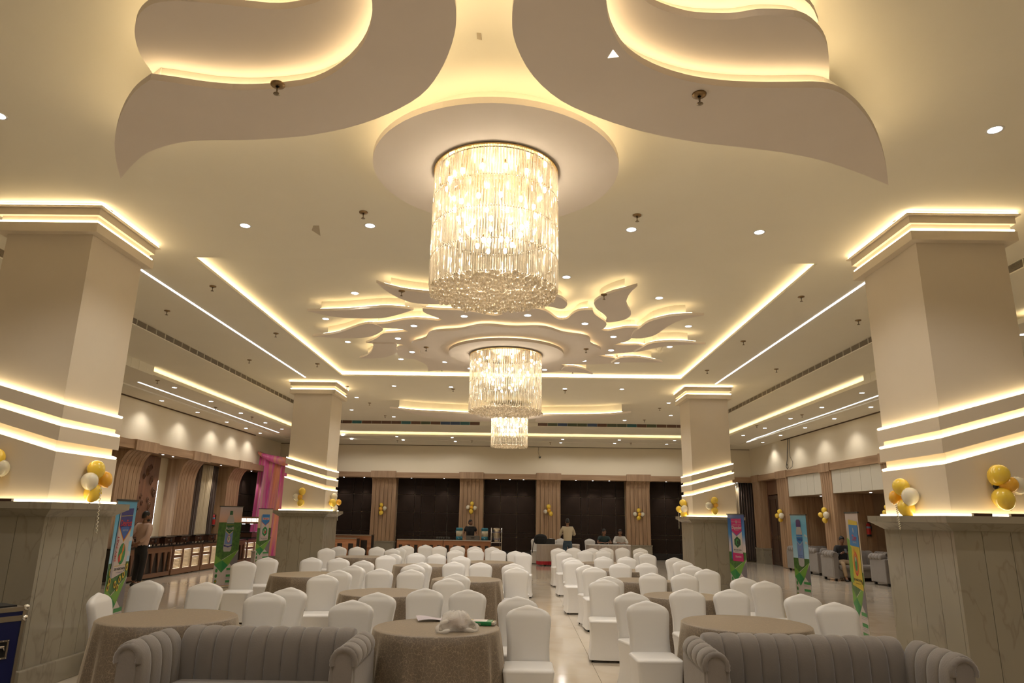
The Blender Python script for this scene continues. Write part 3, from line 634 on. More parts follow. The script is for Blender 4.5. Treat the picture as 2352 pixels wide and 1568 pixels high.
def chandelier(label, cx, cy, r, zt, zb, nrod, watts, sub=4):
    t = thing('crystal_chandelier', label, 'chandelier', (cx, cy, zt)); H = zt-zb; th = H/sub
    MB().lathe([(r-.02, -.015), (r+.012, -.015), (r+.012, 0), (r-.02, 0)], 64, smooth=False, cap=False).build('mounting_ring', GOLD, t)
    MB().lathe([(.001, -.02), (r*.95, -.02), (r*.95, -.002), (.001, -.002)], 48, smooth=False, cap=False).build('mirror_plate', mat('gold_mirror', (.8, .6, .35), .15, 1.0), t)
    for s in range(sub):
        b = MB(); z1 = -s*th-.012; z0 = -(s+1)*th+.008
        for k in range(nrod):
            a = 2*PI*(k+.5*(s % 2)+random.uniform(-.15, .15))/nrod; rr = r+random.uniform(-.006, .006); w = .0085
            x, y = rr*math.cos(a), rr*math.sin(a); q = random.uniform(0, 2)
            vs = []
            for z, ww in ((z1, w*.3), (z1-.02, w), (z0+.02, w), (z0, w*.3)):
                for e in range(3): vs.append((x+ww*math.cos(q+e*2.094), y+ww*math.sin(q+e*2.094), z))
            fs = []
            for j in range(3):
                for e in range(3): fs.append((3*j+(e+1) % 3, 3*j+e, 3*j+3+e, 3*j+3+(e+1) % 3))
            b.add(vs, fs)
        tag(b.build('crystal_rod_tier', ROD, t), kind='stuff')
        b = MB()
        for k in range(nrod):
            a = 2*PI*k/nrod; b.sphere((r*math.cos(a), r*math.sin(a), -(s+1)*th), .008, 5, 4)
        tag(b.build('bead_ring', BALL, t), kind='stuff')
    # inner curtains, shorter
    for rr, dep in ((r*.78, .5), (r*.5, .68)):
        b = MB(); n = int(nrod*rr/r*.8)
        for k in range(n):
            a = 2*PI*k/n+.1; x, y = rr*math.cos(a), rr*math.sin(a)
            for s in range(int(dep*sub)): b.box(x-.005, x+.005, y-.005, y+.005, -(s+1)*th+.02, -s*th-.02)
        tag(b.build('inner_crystal_curtain', ROD, t), kind='stuff')
    b = MB(); ga = PI*(3-5**.5); nb = int(430*(r/.555)**2) if r > .5 else 300
    if cy > 10: nb = 420
    br = r/math.sqrt(nb)*.86
    for k in range(nb):
        rad = r*.985*math.sqrt((k+.5)/nb); a = ga*k
        b.sphere((rad*math.cos(a), rad*math.sin(a), -H-.01+random.uniform(-.02, .015)), br, 8 if cy < 10 else 6, 6 if cy < 10 else 4)
    tag(b.build('crystal_ball_field', BALL, t), kind='stuff')
    # bulbs on three inner rings
    bm = MB().sphere((0, 0, 0), .017, 8, 6, sz=1.7).mesh('bulb', BULB)
    sk = MB().lathe([(.011, .02), (.011, .06), (.001, .07)], 8).mesh('bulb_holder', GOLD)
    nn = 0
    for z, rr, n in ((-.14, .80, 14), (-.36, .66, 12), (-.52, .45, 9), (-.66, .28, 6)):
        for k in range(n):
            a = 2*PI*(k+.3*nn)/n; x, y = r*rr*math.cos(a), r*rr*math.sin(a)
            o = inst('bulb', bm, t, (x, y, z*H/1.08)); inst('bulb_holder', sk, o)
        nn += 1
    for z, e in ((-.25, .6), (-.6, .4)):
        l = bpy.data.lights.new('chandelier_glow', 'POINT'); l.energy = watts*e; l.color = (1, .90, .76); l.shadow_soft_size = r*.5
        o = bpy.data.objects.new('chandelier_glow', l); COL.objects.link(o); o.parent = t; o.location = (0, 0, z*H/1.08)
    return t
chandelier('nearest and largest-looking cylindrical crystal chandelier with lit bulbs inside', -.25, 5.72, .555, 4.73, 3.60, 150, CHAND_W)
chandelier('middle cylindrical crystal chandelier under the scalloped ceiling ring', cx2, cy2, .69, 4.75, 3.66, 120, CHAND_W*1.3)
chandelier('farthest cylindrical crystal chandelier, seen below the middle one', -.33, 20.6, .54, 4.65, 3.74, 90, CHAND_W, sub=3)
# ================================================================== DOWNLIGHTS
dl_ring = MB().lathe([(.052, .0), (.070, -.004), (.074, 0.001)], 24, cap=False).mesh('trim_ring', mat('white_trim', (.75, .72, .66), .4))
dl_lens = MB().lathe([(.001, -.001), (.053, -.001), (.053, .001), (.001, .001)], 20, smooth=False, cap=False).mesh('lens', LAMP)
SPOT = bpy.data.lights.new('downlight', 'SPOT'); SPOT.energy = DOWN_W; SPOT.spot_size = math.radians(125); SPOT.spot_blend = .6; SPOT.shadow_soft_size = .05; SPOT.color = (1, .95, .89)
SPOTB = SPOT.copy(); SPOTB.energy = DOWN_W*.5; SPOTB.spot_size = math.radians(168); SPOTB.spot_blend = .3; SPOTM = SPOT.copy(); SPOTM.energy = DOWN_W*.62
SPOTH = SPOT.copy(); SPOTH.energy = DOWN_W*.5
SPOTW = bpy.data.lights.new('soffit_spot', 'SPOT'); SPOTW.energy = DOWN_W*.4; SPOTW.spot_size = math.radians(75); SPOTW.spot_blend = .5; SPOTW.shadow_soft_size = .03; SPOTW.color = (1, .9, .78)
def downlight(p, label, group, sc=1.0, l=SPOT):
    t = thing('ceiling_downlight', label, 'downlight', (p[0], p[1], p[2]), 0, group)
    a = inst('trim_ring', dl_ring, t); b = inst('lens', dl_lens, t, (0, 0, -.002))
    if sc != 1: a.scale = b.scale = (sc,)*3
    o = bpy.data.objects.new('downlight_beam', l); COL.objects.link(o); o.parent = t; o.location = (0, 0, -.02)
sets = [
 (Z1, [(563, 518), (850, 518), (1450, 527), (1744, 533)], 'near ceiling row around the first chandelier, %s from left', 'downlights around the first chandelier'),
 (Z1, [(2285, 298)], 'alone at the upper right edge of the photo', 'downlights at the frame edges'),
 (Z1, [(-4, 265)], 'alone at the upper left edge of the photo', 'downlights at the frame edges'),
 (ZT, [(815, 673), (748, 732), (799, 785), (1301, 636), (1514, 684), (1581, 749), (1538, 796), (1417, 833)], 'in the sunken tray outside the rosette, %s clockwise from upper left', 'downlights in the tray'),
 (ZF, [(1066, 726), (950.6, 748), (914, 777), (946.5, 808), (921, 824.5), (1022, 831), (1080, 846), (1212, 724), (1343.5, 743), (1409, 773), (1403.6, 804), (1341, 828.5), (1251, 849)], 'set in the flame-edged rosette, %s of its ring', 'downlights in the rosette'),
 (Z1, [(819, 912.5), (905, 886), (1036, 888.6), (1297.4, 892.6), (1428.4, 893.6), (1535.9, 925)], 'behind the tray, first row, %s from left', 'downlights behind the tray'),
 (Z1, [(807.5, 941), (904.4, 956.8), (1434.7, 965), (1540.6, 953.7)], 'just before the far air vent, %s from left', 'downlights behind the tray'),
 (Z3, [(786.8, 999.4), (911.4, 1002.3), (1038.5, 1004.3), (1292.4, 1008.5), (1422.6, 1010.2), (1549.3, 1011.5)], 'in the back border, front row, %s from left', 'downlights in the back border'),
 (Z3-.03, [(807.5, 1008), (926.2, 1010.6), (1045.8, 1013.3), (1288, 1016.4), (1411.8, 1017.8), (1531, 1019.6)], 'in the back border, wall row, %s from left', 'downlights in the back border'),
 (Z3, [(400.7, 889.7), (484.6, 921.5), (553.2, 948.4), (609.6, 970.5), (647.5, 984.9)], 'over the left aisle, inner row, %s from the camera', 'downlights over the left aisle'),
 (Z3-.03, [(371.7, 920), (453.7, 946.6), (520.8, 969), (565.2, 983.3), (597.6, 994.4)], 'over the left aisle, wall row, %s from the camera', 'downlights over the left aisle'),
 (Z3, [(1979.7, 902.1), (1887.9, 935.1), (1815.6, 960.9), (1756.5, 982.7), (1707.2, 999.6), (2348, 768)], 'over the right aisle, inner row, %s from the camera', 'downlights over the right aisle'),
 (Z3-.03, [(2000.2, 934.5), (1916.4, 961.2), (1849.2, 982), (1792.9, 999.3), (1752, 1015.7)], 'over the right aisle, wall row, %s from the camera', 'downlights over the right aisle'),
]
for z, pl, tx, g in sets:
    for i, p in enumerate(pl):
        w = at_z(p[0], p[1], z)
        s = 'round downlight '+(tx % ORD[i+1] if '%' in tx else tx)
        if z == Z3 and p[0] > 2300: s = 'round downlight over the right aisle, beyond the near right pillar at the photo edge'
        downlight((w.x, w.y, z-.001), s, g, 1.0, SPOTB if 'back border' in tx else SPOTH if 'wall row' in tx else SPOTM if ('tray' in tx or 'rosette' in tx) and 'behind' not in tx else SPOT)
ADDED_FILL = [(x, y) for y in (-3.5, .6, 3.2) for x in (-7.9, -3.45, -1.9, 1.34, 2.92, 7.4)]  # unseen downlights added to brighten pillar fronts, sofas and leaves
for i, (x, y) in enumerate(ADDED_FILL):
    downlight((x, y, (Z1 if abs(x) < 6 else Z2-.01)-.001), 'added fill downlight out of view over the stage side, %s row, %s from left' % (ORD[i//6+1], ORD[i % 6+1]), 'added fill downlights out of view')
soff = [('left', [(374.4, 1043.6), (397.4, 1048.2), (507.8, 1068.2), (577.4, 1081.5)]), ('back', [(790, 1091.4), (836.9, 1092.4), (945.2, 1095.5), (1020.2, 1097.2), (1139.8, 1099.2), (1170.9, 1099.8), (1202.5, 1100.4), (1322.7, 1102.3), (1361.5, 1102.6), (1399.5, 1103), (1529.8, 1103), (1692, 1104)])]
for nm, pl in soff:
    for i, p in enumerate(pl):
        w = at_z(p[0], p[1], CZ0) if nm == 'left' else at_y(p[0], p[1], 30.55)
        if nm == 'left': w.x = min(w.x, -10.3)
        downlight((w.x, w.y, CZ0-.002 if nm == 'left' else CZ0-.022), 'tiny spotlight under the %s wooden cornice, %s from %s' % (nm, ORD[i+1], 'the camera' if nm == 'left' else 'left'), 'spotlights under the wooden cornice', .55, SPOTW)
# ================================================================== SPRINKLERS
sp_plate = MB().lathe([(.001, 0), (.05, 0), (.048, -.012), (.02, -.02), (.014, -.02)], 16, cap=False).mesh('escutcheon', BRASS)
sp_head = MB().lathe([(.007, -.01), (.007, -.055), (.003, -.06), (.022, -.075), (.024, -.079), (.002, -.082)], 12).mesh('sprinkler_head', mat('sprinkler_brass', (.25, .2, .14), .3, .9))
SPK = [(Z1, [(835, 487), (1463, 494), (489, 657), (634, 765), (729, 835), (384, 713), (573, 826), (1840, 681), (1707, 783), (1624, 850), (1971, 735), (1783, 847), (849, 925), (1041, 893), (1298, 896), (1515, 937), (885, 954), (1058, 953), (1075, 958), (1275, 961), (1286, 956), (1480, 964), (797, 887), (248, 484), (2062, 508)]),
       (ZT, [(1015, 845), (1315, 850)]), (4.86, [(979, 797), (1346, 801)]), (4.95, [(923, 668), (1387, 676)]), (ZA, [(638, 193), (1606, 216)]), (Z3, [(362, 873), (579, 957), (495, 935), (1738, 977), (1842, 952)]), (Z3-.03, [(913, 1011), (1084, 1012), (1264, 1016), (1449, 1017)])]
sn = 0
for z, pl in SPK:
    for p in pl:
        w = at_z(p[0], p[1], z); sn += 1
        where = 'near' if w.y < 8.6 else 'middle' if w.y < 17 else 'far'
        side = 'left' if w.x < -4.6 else 'centre left' if w.x < -.3 else 'centre right' if w.x < 4 else 'right'
        t = thing('fire_sprinkler', '%s|%s' % (where, side), 'sprinkler', (w.x, w.y, z), 0, 'pendent fire sprinklers on the ceiling')
        inst('escutcheon', sp_plate, t); inst('sprinkler_head', sp_head, t)
byk = {}
for o in bpy.data.objects:
    if o.name.startswith('fire_sprinkler'): byk.setdefault(o['label'], []).append(o)
for k, L in byk.items():
    wh, sd = k.split('|'); L.sort(key=lambda o: o.location.y)
    for i, o in enumerate(L): o['label'] = 'small brass ceiling sprinkler, %s part of hall, %s side, %s from the camera' % (wh, sd, ORD[i+1])
# ================================================================== CHAIRS
def rrect(a, b, r, n=4, z=0, cy=0, zf=None):
    """rounded rectangle ring, a,b half sizes"""
    out = []
    for cx_, cy_, s in ((a-r, b-r, 0), (-a+r, b-r, 1), (-a+r, -b+r, 2), (a-r, -b+r, 3)):
        for k in range(n+1):
            t = PI/2*(s+k/n); x, y = cx_+r*math.cos(t), cy_+r*math.sin(t); out.append((x, y+cy, zf(x, y) if zf else z))
    return out
def chair_meshes():
    # back: front/back grid outline with crown peak; local -y is the front
    prof = [(.40, .200), (.50, .188), (.60, .186), (.70, .194), (.78, .203), (.81, .204), (.835, .199), (.858, .184), (.875, .160), (.890, .125), (.902, .085)]
    def yb(z): return .175+.10*((z-.42)/.5)**1.3 if z > .42 else .175
    nx = 9; B = MB(); rings = []
    for z, w in prof:
        y = yb(z); th = .030 if z < .85 else .028-.2*(z-.85)
        r = []
        for k in range(nx): u = -1+2*k/(nx-1); r.append((w*u, y-th-.016*math.cos(u*1.5)*(1 if z < .86 else .4), z))
        for k in range(nx): u = 1-2*k/(nx-1); r.append((w*u, y+th+.006*math.cos(u*1.5), z))
        rings.append(r)
    pk = []
    for k in range(nx): u = -1+2*k/(nx-1); pk.append((.072*u, yb(.91)-.008, .905+.020*(1-abs(u)**1.4)))
    for k in range(nx): u = 1-2*k/(nx-1); pk.append((.072*u, yb(.91)+.008, .905+.020*(1-abs(u)**1.4)))
    rings.append(pk)
    B.loft(rings); back = B.mesh('backrest', SPANDEX)
    B = MB()
    R = [rrect(.208, .206, .045, 5, .435, -.02), rrect(.2155, .2135, .045, 5, .450, -.02), rrect(.213, .211, .05, 5, .464, -.02), rrect(.198, .196, .06, 5, .476, -.02), rrect(.13, .13, .05, 5, .482, -.02)]
    B.loft(R); seat = B.mesh('seat', SPANDEX)
    B = MB()
    def hem(x, y): return .030+.055*(max(0, 1-(x/.17)**2) if abs(y) > .16 else max(0, 1-(y/.17)**2))
    R = []
    for k in range(6):
        t = k/5; a = .214+.008*t-.02*math.sin(PI*t); b = .212+.012*t-.02*math.sin(PI*t)
        R.append(rrect(a, b, .035, 5, 0, -.02, (lambda x, y, t=t: .452*(1-t)+hem(x, y)*t)))
    B.loft(R, cap=False); skirt = B.mesh('skirt', SPANDEX)
    leg = MB().tube([(0, 0, .0), (0, 0, .12)], .011, 8).mesh('leg', DARKM)
    return back, seat, skirt, leg
cb, cs, ck, cl = chair_meshes()
def chair(loc, rz, label, group):
    t = thing('banquet_chair', label, 'chair', loc, rz, group)
    inst('backrest', cb, t); inst('seat', cs, t); inst('skirt', ck, t)
    for x in (-.185, .185):
        for y in (-.20, .16): inst('leg', cl, t, (x, y, 0))
    return t
# ------------------------------------------------------------------ round tables
CLOTH = None
def cloth_mat():
    m = bpy.data.materials.new('cracked_brocade'); m.use_nodes = True; nt = m.node_tree; b = nt.nodes['Principled BSDF']; N = nt.nodes.new
    tc = N('ShaderNodeTexCoord'); v = N('ShaderNodeTexVoronoi'); v.feature = 'DISTANCE_TO_EDGE'; v.inputs['Scale'].default_value = 36
    n = N('ShaderNodeTexNoise'); n.inputs['Scale'].default_value = 18; mx = N('ShaderNodeMix'); mx.data_type = 'RGBA'; mx.inputs['Factor'].default_value = .06
    nt.links.new(tc.outputs['Object'], n.inputs['Vector']); nt.links.new(tc.outputs['Object'], mx.inputs['A']); nt.links.new(n.outputs['Color'], mx.inputs['B'])
    nt.links.new(mx.outputs['Result'], v.inputs['Vector'])
    r = N('ShaderNodeValToRGB'); r.color_ramp.elements[0].position = .02; r.color_ramp.elements[1].position = .055
    r.color_ramp.elements[0].color = (.28, .22, .15, 1); r.color_ramp.elements[1].color = (.165, .125, .088, 1)
    nt.links.new(v.outputs['Distance'], r.inputs[0]); nt.links.new(r.outputs[0], b.inputs['Base Color'])
    b.inputs['Roughness'].default_value = .5; b.inputs['Sheen Weight'].default_value = .7; b.inputs['Sheen Roughness'].default_value = .4
    b.inputs['Sheen Tint'].default_value = (.88, .76, .58, 1)
    return m
CLOTH = cloth_mat()
def table_cloth(r, seed):
    rnd = random.Random(seed); n = 120; B = MB(); ph = [rnd.uniform(0, 6.28) for _ in range(4)]; zt = .765; nf = rnd.choice((13, 14, 15))
    def fold(a): return (.6*math.sin(nf*a+ph[0])+.4*math.sin((nf*2-5)*a+ph[1])+.35*math.sin(5*a+ph[2]))
    rings = []
    for rr in (.02, r*.5, r*.9, r*.985): rings.append([(rr*math.cos(2*PI*k/n), rr*math.sin(2*PI*k/n), zt) for k in range(n)])
    rings.append([(r*1.004*math.cos(2*PI*k/n), r*1.004*math.sin(2*PI*k/n), zt-.008) for k in range(n)])
    for j in range(1, 10):
        t = j/9; row = []
        for k in range(n):
            a = 2*PI*k/n; q = r*(1.006+.11*t**.8)+fold(a)*.040*t**.7+.012*t*math.sin(3*a+ph[3]); row.append((q*math.cos(a), q*math.sin(a), zt-.012-t*.70-(.018*math.sin(4*a+ph[2]) if j == 9 else 0)))
        rings.append(row)
    B.loft(rings, cap=False); o = B.f; B.add([rings[0][k] for k in range(n)], [tuple(range(n))])
    return B.mesh('tablecloth', CLOTH)
tb_top = MB().lathe([(.001, .735), (.5, .735), (.5, .758), (.001, .758)], 48, smooth=False, cap=False).mesh('tabletop', mat('table_board', (.3, .2, .12), .5))
tb_leg = MB().tube([(0, 0, 0), (0, 0, .735)], .014, 8).mesh('leg', DARKM)
TABLES = [  # left px, right px, back y, front y ; label
 (868, 1150, 1420, 1462, 'front table left of the aisle, carrying a plastic bag'),
 (258, 548, 1397, 1441, 'front table at far left, behind the left sofa'),
 (1562, 1845, 1411, 1455, 'front table right of the aisle, behind the right sofa'),
 (786, 985, 1350, 1371, 'table behind the bag table, a little to its left'),
 (624, 800, 1311.5, 1326, 'table at the left, in line with the farther left pillar'),
 (994, 1152, 1322, 1338, 'table beside the aisle with its dark metal leg showing'),
 (904, 1030, 1291, 1305, 'table in the middle of the left block, third row back'),
 (770, 882, 1273, 1281, 'farthest table on the left, near the far left pillar'),
 (1060, 1180, 1284.7, 1294, 'farther table beside the aisle'),
 (1482, 1652, 1360, 1379, 'second table of the right block, behind the sofa table'),
 (1400, 1535, 1328, 1339, 'third table of the right block, beside the aisle'),
 (1372, 1480, 1304, 1314, 'fourth table of the right block, beside the aisle'),
 (1338, 1435, 1287, 1296, 'farthest table of the right block')]
TC = []
for i, (xl, xr, yb_, yf, lb) in enumerate(TABLES):
    pb = at_z((xl+xr)/2, yb_, .765); pf = at_z((xl+xr)/2, yf, .765); ym = (pb.y+pf.y)/2
    y = pf.y+.54 if i > 6 else ym
    r = (at_y(xr, 1300, y).x-at_y(xl, 1300, y).x)/2; x = (at_y(xr, 1300, y).x+at_y(xl, 1300, y).x)/2; r = max(.5, min(.6, r))
    TC.append((x, y, r))
    t = thing('round_table', 'round table under cloth, '+lb, 'table', (x, y, 0), .6*i, 'round tables under brown brocade cloths')
    a = inst('tabletop', tb_top, t); a.scale = (r/.52, r/.52, 1)
    for q in range(4): inst('leg', tb_leg, t, (.30*math.cos(q*PI/2+.7), .30*math.sin(q*PI/2+.7), 0))
    o = inst('tablecloth', table_cloth(r, i), None, (x, y, 0), .3*i); tag(o, 'brown crackle-patterned tablecloth on the '+lb, 'tablecloth', 'brown brocade tablecloths')
# bare frame leg poking out beside the aisle table
# ------------------------------------------------------------------ chair positions: (x, y of the crown in the photo, extra turn in degrees)
LEFT = [(562, 1287, 8), (615, 1279, 4), (717, 1279, 0), (751, 1258, 14), (774, 1254, 0), (779, 1280, 0), (824, 1255, 0), (863, 1255, 0), (835.5, 1286, -10), (820, 1295, -16), (886.5, 1274, 10), (895.5, 1261, -14), (914.6, 1258, -20), (905, 1271, -22),
 (935, 1251.5, 10), (976.6, 1251, 0), (1014.6, 1253, 0), (1053.6, 1253, 0), (1092, 1254, 0), (1122.5, 1255, 0), (956, 1269, 4), (1003.4, 1271, -4), (1046, 1262, 10), (1059, 1276, -8), (1093, 1260, 6), (1144, 1262, -2),
 (873, 1305, 0), (779, 1308, -8), (743.7, 1318, 6), (951.6, 1294, -12), (945, 1307, 0), (968, 1291, -24), (1044.7, 1289, 0), (1103, 1290.6, 0), (1048.5, 1316.6, -10), (1030.7, 1327, 8), (974.5, 1352, 0), (1075, 1353, 0), (872.5, 1357, -10), (810, 1377, 4), (661, 1350, -12), (598, 1363, 5), (342, 1332, -8), (476, 1336, -6),
 (1184, 1264, 10), (1202, 1268, -4), (1179, 1293, 8), (1186.7, 1302.6, -6), (1189, 1369, 8), (1213.5, 1389, 0)]
RIGHT = [(1282, 1258, 6), (1320.7, 1257, 0), (1295, 1267, 6), (1343.6, 1263, 0), (1356, 1258, -4), (1385.7, 1263, 0), (1394.6, 1257, 0), (1430, 1257, 0), (1467, 1258, 0), (1472, 1267, 16), (1486.5, 1270.7, 0), (1312, 1279.6, 14), (1318, 1284.7, 4), (1385.7, 1277, 0), (1439, 1277.5, 0), (1348, 1296.7, 16), (1364, 1301, 4), (1424, 1292, 0), (1484, 1292, 0), (1400, 1324, 8), (1385, 1328, -3), (1449.5, 1358.7, 14), (1485, 1378.6, 3), (1503, 1315, 0), (1565.6, 1316, 0), (1549, 1279.6, 10), (1568, 1286.5, 0), (1588, 1297.4, -6), (1623, 1306, 0), (1575.8, 1351, 3), (1677, 1352, 0), (1707, 1325, 10), (1757, 1333, 6), (1840, 1363, 4), (1917, 1382, 0)]
def place(lst, side):
    pos = []
    for x, y, a in lst:
        p = at_z(x, y, .925); pos.append([p.x, p.y, a])
    # keep neighbours from running through one another
    for it in range(60):
        for i in range(len(pos)):
            for j in range(i):
                dx, dy = pos[i][0]-pos[j][0], pos[i][1]-pos[j][1]
                ex, ey = abs(dx)/.47, abs(dy)/.50
                if ex < 1 and ey < 1:
                    s = (1-max(ex, ey))*.5*.3+.002
                    if ey >= ex*.6: k = 1 if dy > 0 else -1; pos[i][1] += k*s; pos[j][1] -= k*s
                    else: k = 1 if dx > 0 else -1; pos[i][0] += k*s; pos[j][0] -= k*s
        for p in pos:
            if 16.9 < p[1] < 19.0 and p[0] < -4.5: p[0] = -4.5
            if 16.9 < p[1] < 19.0 and p[0] > 3.95: p[0] = min(p[0], 3.95)
            for tx, ty, r in TC:   # seats stay outside the cloths
                d = math.hypot(p[0]-tx, p[1]-.22-ty)
                if d < r+.20 and p[1]-.22 > ty-.1: p[1] += min(.03, (r+.20-d)*.5)
                elif d < r+.20: p[1] -= min(.02, (r+.20-d)*.5)
    order = sorted(range(len(pos)), key=lambda i: pos[i][1])
    rows_ = []; cur = []
    for i in order:
        if cur and pos[i][1]-pos[cur[0]][1] > .75: rows_.append(cur); cur = []
        cur.append(i)
    rows_.append(cur)
    for rn, row in enumerate(rows_):
        row.sort(key=lambda i: pos[i][0])
        for cn, i in enumerate(row):
            x, y, a = pos[i]
            rn_ = ORD[rn+1] if rn+1 < len(ORD) else 'last'
            lb = 'white stretch-covered banquet chair %s of the aisle, %s row, %s from left' % (side, rn_, ORD[cn+1])
            yo = .27*math.cos(math.radians(a)); xo = .27*math.sin(math.radians(a))
            chair((x+xo, y-yo, 0), math.radians(a), lb, 'white covered chairs '+side+' of the aisle')
place(LEFT, 'left'); place(RIGHT, 'right')
pq = at_y(226, 1441, 7.1)
for x, y, rz, lb in ((pq.x+.24, 7.1, 97, 'white covered chair at far left, beside the front table and banner'),):
    chair((x, y, 0), math.radians(rz), lb, 'white covered chairs left of the aisle')
# ================================================================== FRONT SOFAS
def channel_sofa(name_label, loc, rz, W, D=.86, H=.80, n=12):
    t = thing('channel_back_sofa', name_label, 'sofa', loc, rz, None); a = W/2; K = H/.80
    MB().bbox(-a+.10, a-.10, -D/2+.04, D/2-.12, .10, .38, b=.04).build('seat_base', GREYV, t)
    MB().bbox(-a+.19, a-.19, -D/2+.0, D/2-.22, .32, .45, b=.05).build('seat_cushion', GREYV, t)
    MB().bbox(-a+.10, a-.10, D/2-.14, D/2-.03, .08, H-.12, b=.03).build('back_shell', GREYV, t)
    def sweep(pts, m=3):   # denser smooth profile
        return smooth_poly([(p[0], p[1]) for p in pts], m, closed=False)
    cw = (W-.36)/n; bp = sweep([(D/2-.235, .38), (D/2-.235, .56), (D/2-.225, .68), (D/2-.185, .765), (D/2-.11, .80), (D/2-.03, .785), (D/2+.0, .74), (D/2-.02, .69), (D/2-.07, .67)])
    for k in range(n):
        x0 = -W/2+.18+cw*k; R = []
        for i in range(9):
            u = i/8; x = x0+cw*u; pu = .016*math.sin(PI*u)**.45; row = []
            for j, (y, z) in enumerate(bp):
                q = bp[min(j+1, len(bp)-1)]; r_ = bp[max(j-1, 0)]; d = Vector((q[0]-r_[0], q[1]-r_[1])).normalized()
                row.append((x, y-d.y*pu, (z+d.x*pu)*K))
            R.append(row)
        MB().loft(R, closed=True, cap=True).build('back_channel', GREYV, t)
    m = 4; cd = (D-.20)/m; xi = a-.19
    ap = sweep([(xi-.0, .38), (xi-.0, .56), (xi+.01, .68), (xi+.04, .755), (xi+.10, .80), (xi+.165, .775), (xi+.19, .72), (xi+.17, .67), (xi+.12, .655)])
    for s in (-1, 1):
        MB().bbox(min(s*(a-.15), s*(a-.02)), max(s*(a-.15), s*(a-.02)), -D/2+.02, D/2-.05, .08, H-.13, b=.03).build('arm_shell', GREYV, t)
        for k in range(m):
            y0 = -D/2+.0+cd*k; R = []
            for i in range(9):
                u = i/8; y = y0+cd*u; pu = .013*math.sin(PI*u)**.45; row = []
                for j, (x, z) in enumerate(ap):
                    q = ap[min(j+1, len(ap)-1)]; r_ = ap[max(j-1, 0)]; d = Vector((q[0]-r_[0], q[1]-r_[1])).normalized()
                    row.append((s*(x-d.y*pu), y, (z+d.x*pu)*K))
                R.append(row)
            MB().loft(R, cap=True).build('arm_channel', GREYV, t)
        cx_ = xi+.095; cz_ = .70*K; n2 = 25; rr = []
        for q, yy in ((.098, -D/2+.012), (.094, -D/2-.018), (.078, -D/2-.030), (.062, -D/2-.020), (.058, -D/2-.004)):
            row = [(s*(cx_+(q+(.004 if (k % 2 and q > .06 and q < .097) else 0))*math.cos(PI*1.12-PI*1.24*k/(n2-1))), yy, cz_+(q+(.003 if k % 2 else 0))*math.sin(PI*1.12-PI*1.24*k/(n2-1))) for k in range(n2)]
            rr.append(row)
        MB().loft(rr, cap=False, closed=False).build('pleated_arm_end', GREYV, t)
        bd = [(cx_+.066*math.cos(PI*k/12), cz_+.066*math.sin(PI*k/12)) for k in range(13)]+[(cx_-.066, .08), (cx_+.066, .08)]
        MB().yprism([(s*x, z) for x, z in bd], -D/2-.014, -D/2+.03).build('arm_front', GREYV, t)
        MB().box(min(s*(a-.13), s*(a-.07)), max(s*(a-.13), s*(a-.07)), -D/2+.05, -D/2+.11, 0, .09).build('foot', DARKM, t)
        MB().box(min(s*(a-.13), s*(a-.07)), max(s*(a-.13), s*(a-.07)), D/2-.15, D/2-.09, 0, .09).build('foot', DARKM, t)
    return t
channel_sofa('grey velvet channel-back sofa at lower left, facing the camera', (-1.98, 5.62, 0), .015, 1.70, D=.84, H=.80, n=10)
channel_sofa('grey velvet channel-back sofa at lower right, facing the camera', (2.26, 5.68, 0), -.02, 1.90, D=.84, H=.80, n=11)
# sofas in the right alcoves
channel_sofa('grey sofa in the nearer right alcove with the seated man', (10.20, 22.0, 0), 0, 1.75, D=.92, H=.84, n=7)
channel_sofa('grey sofa in the farther right alcove, behind the bottle banner', (10.45, 25.68, 0), 0, 1.6, D=.92, H=.84, n=7)
channel_sofa('grey sofa seen from behind, nearer right alcove beside the fire extinguisher', (10.95, 20.4, 0), PI, 1.75, D=.92, H=.84, n=7)
channel_sofa('grey sofa seen from behind, between the two right alcoves', (10.55, 24.08, 0), PI, 1.6, D=.92, H=.84, n=7)
# ================================================================== LEFT WALL DRESSING
XW = -10.94
# carved panel with light slits
t = thing('carved_wall_panel', 'dark carved wooden wall panel with ring reliefs between lit slits', 'wall panel', (XW, 20.2, 0))
MB().box(0, .09, -.75, .72, .3, 3.28).build('panel_board', WALNUTV, t)
rnd = random.Random(3)
for k in range(26):
    yy = rnd.uniform(-.62, .6); z = .6+2.4*((k+.5)/26); r = rnd.choice((.07, .085, .10, .06))
    B = MB()
    for q, h in ((1, .10), (.6, .115)): B.tube([(h, yy+r*q*.8*math.cos(2*PI*i/18), z+r*q*1.25*math.sin(2*PI*i/18)) for i in range(19)], .011, 5, cap=False)
    B.build('carved_ring', WALNUTV, t)
MB().box(.02, .06, -.85, -.77, 1.2, 3.0).build('light_slit', emis('daylight_slit', (.9, .95, 1), 4.0), t)
MB().box(.02, .06, .74, .80, .6, 2.6).build('light_slit', emis('daylight_slit', (.9, .95, 1), 4.0), t)
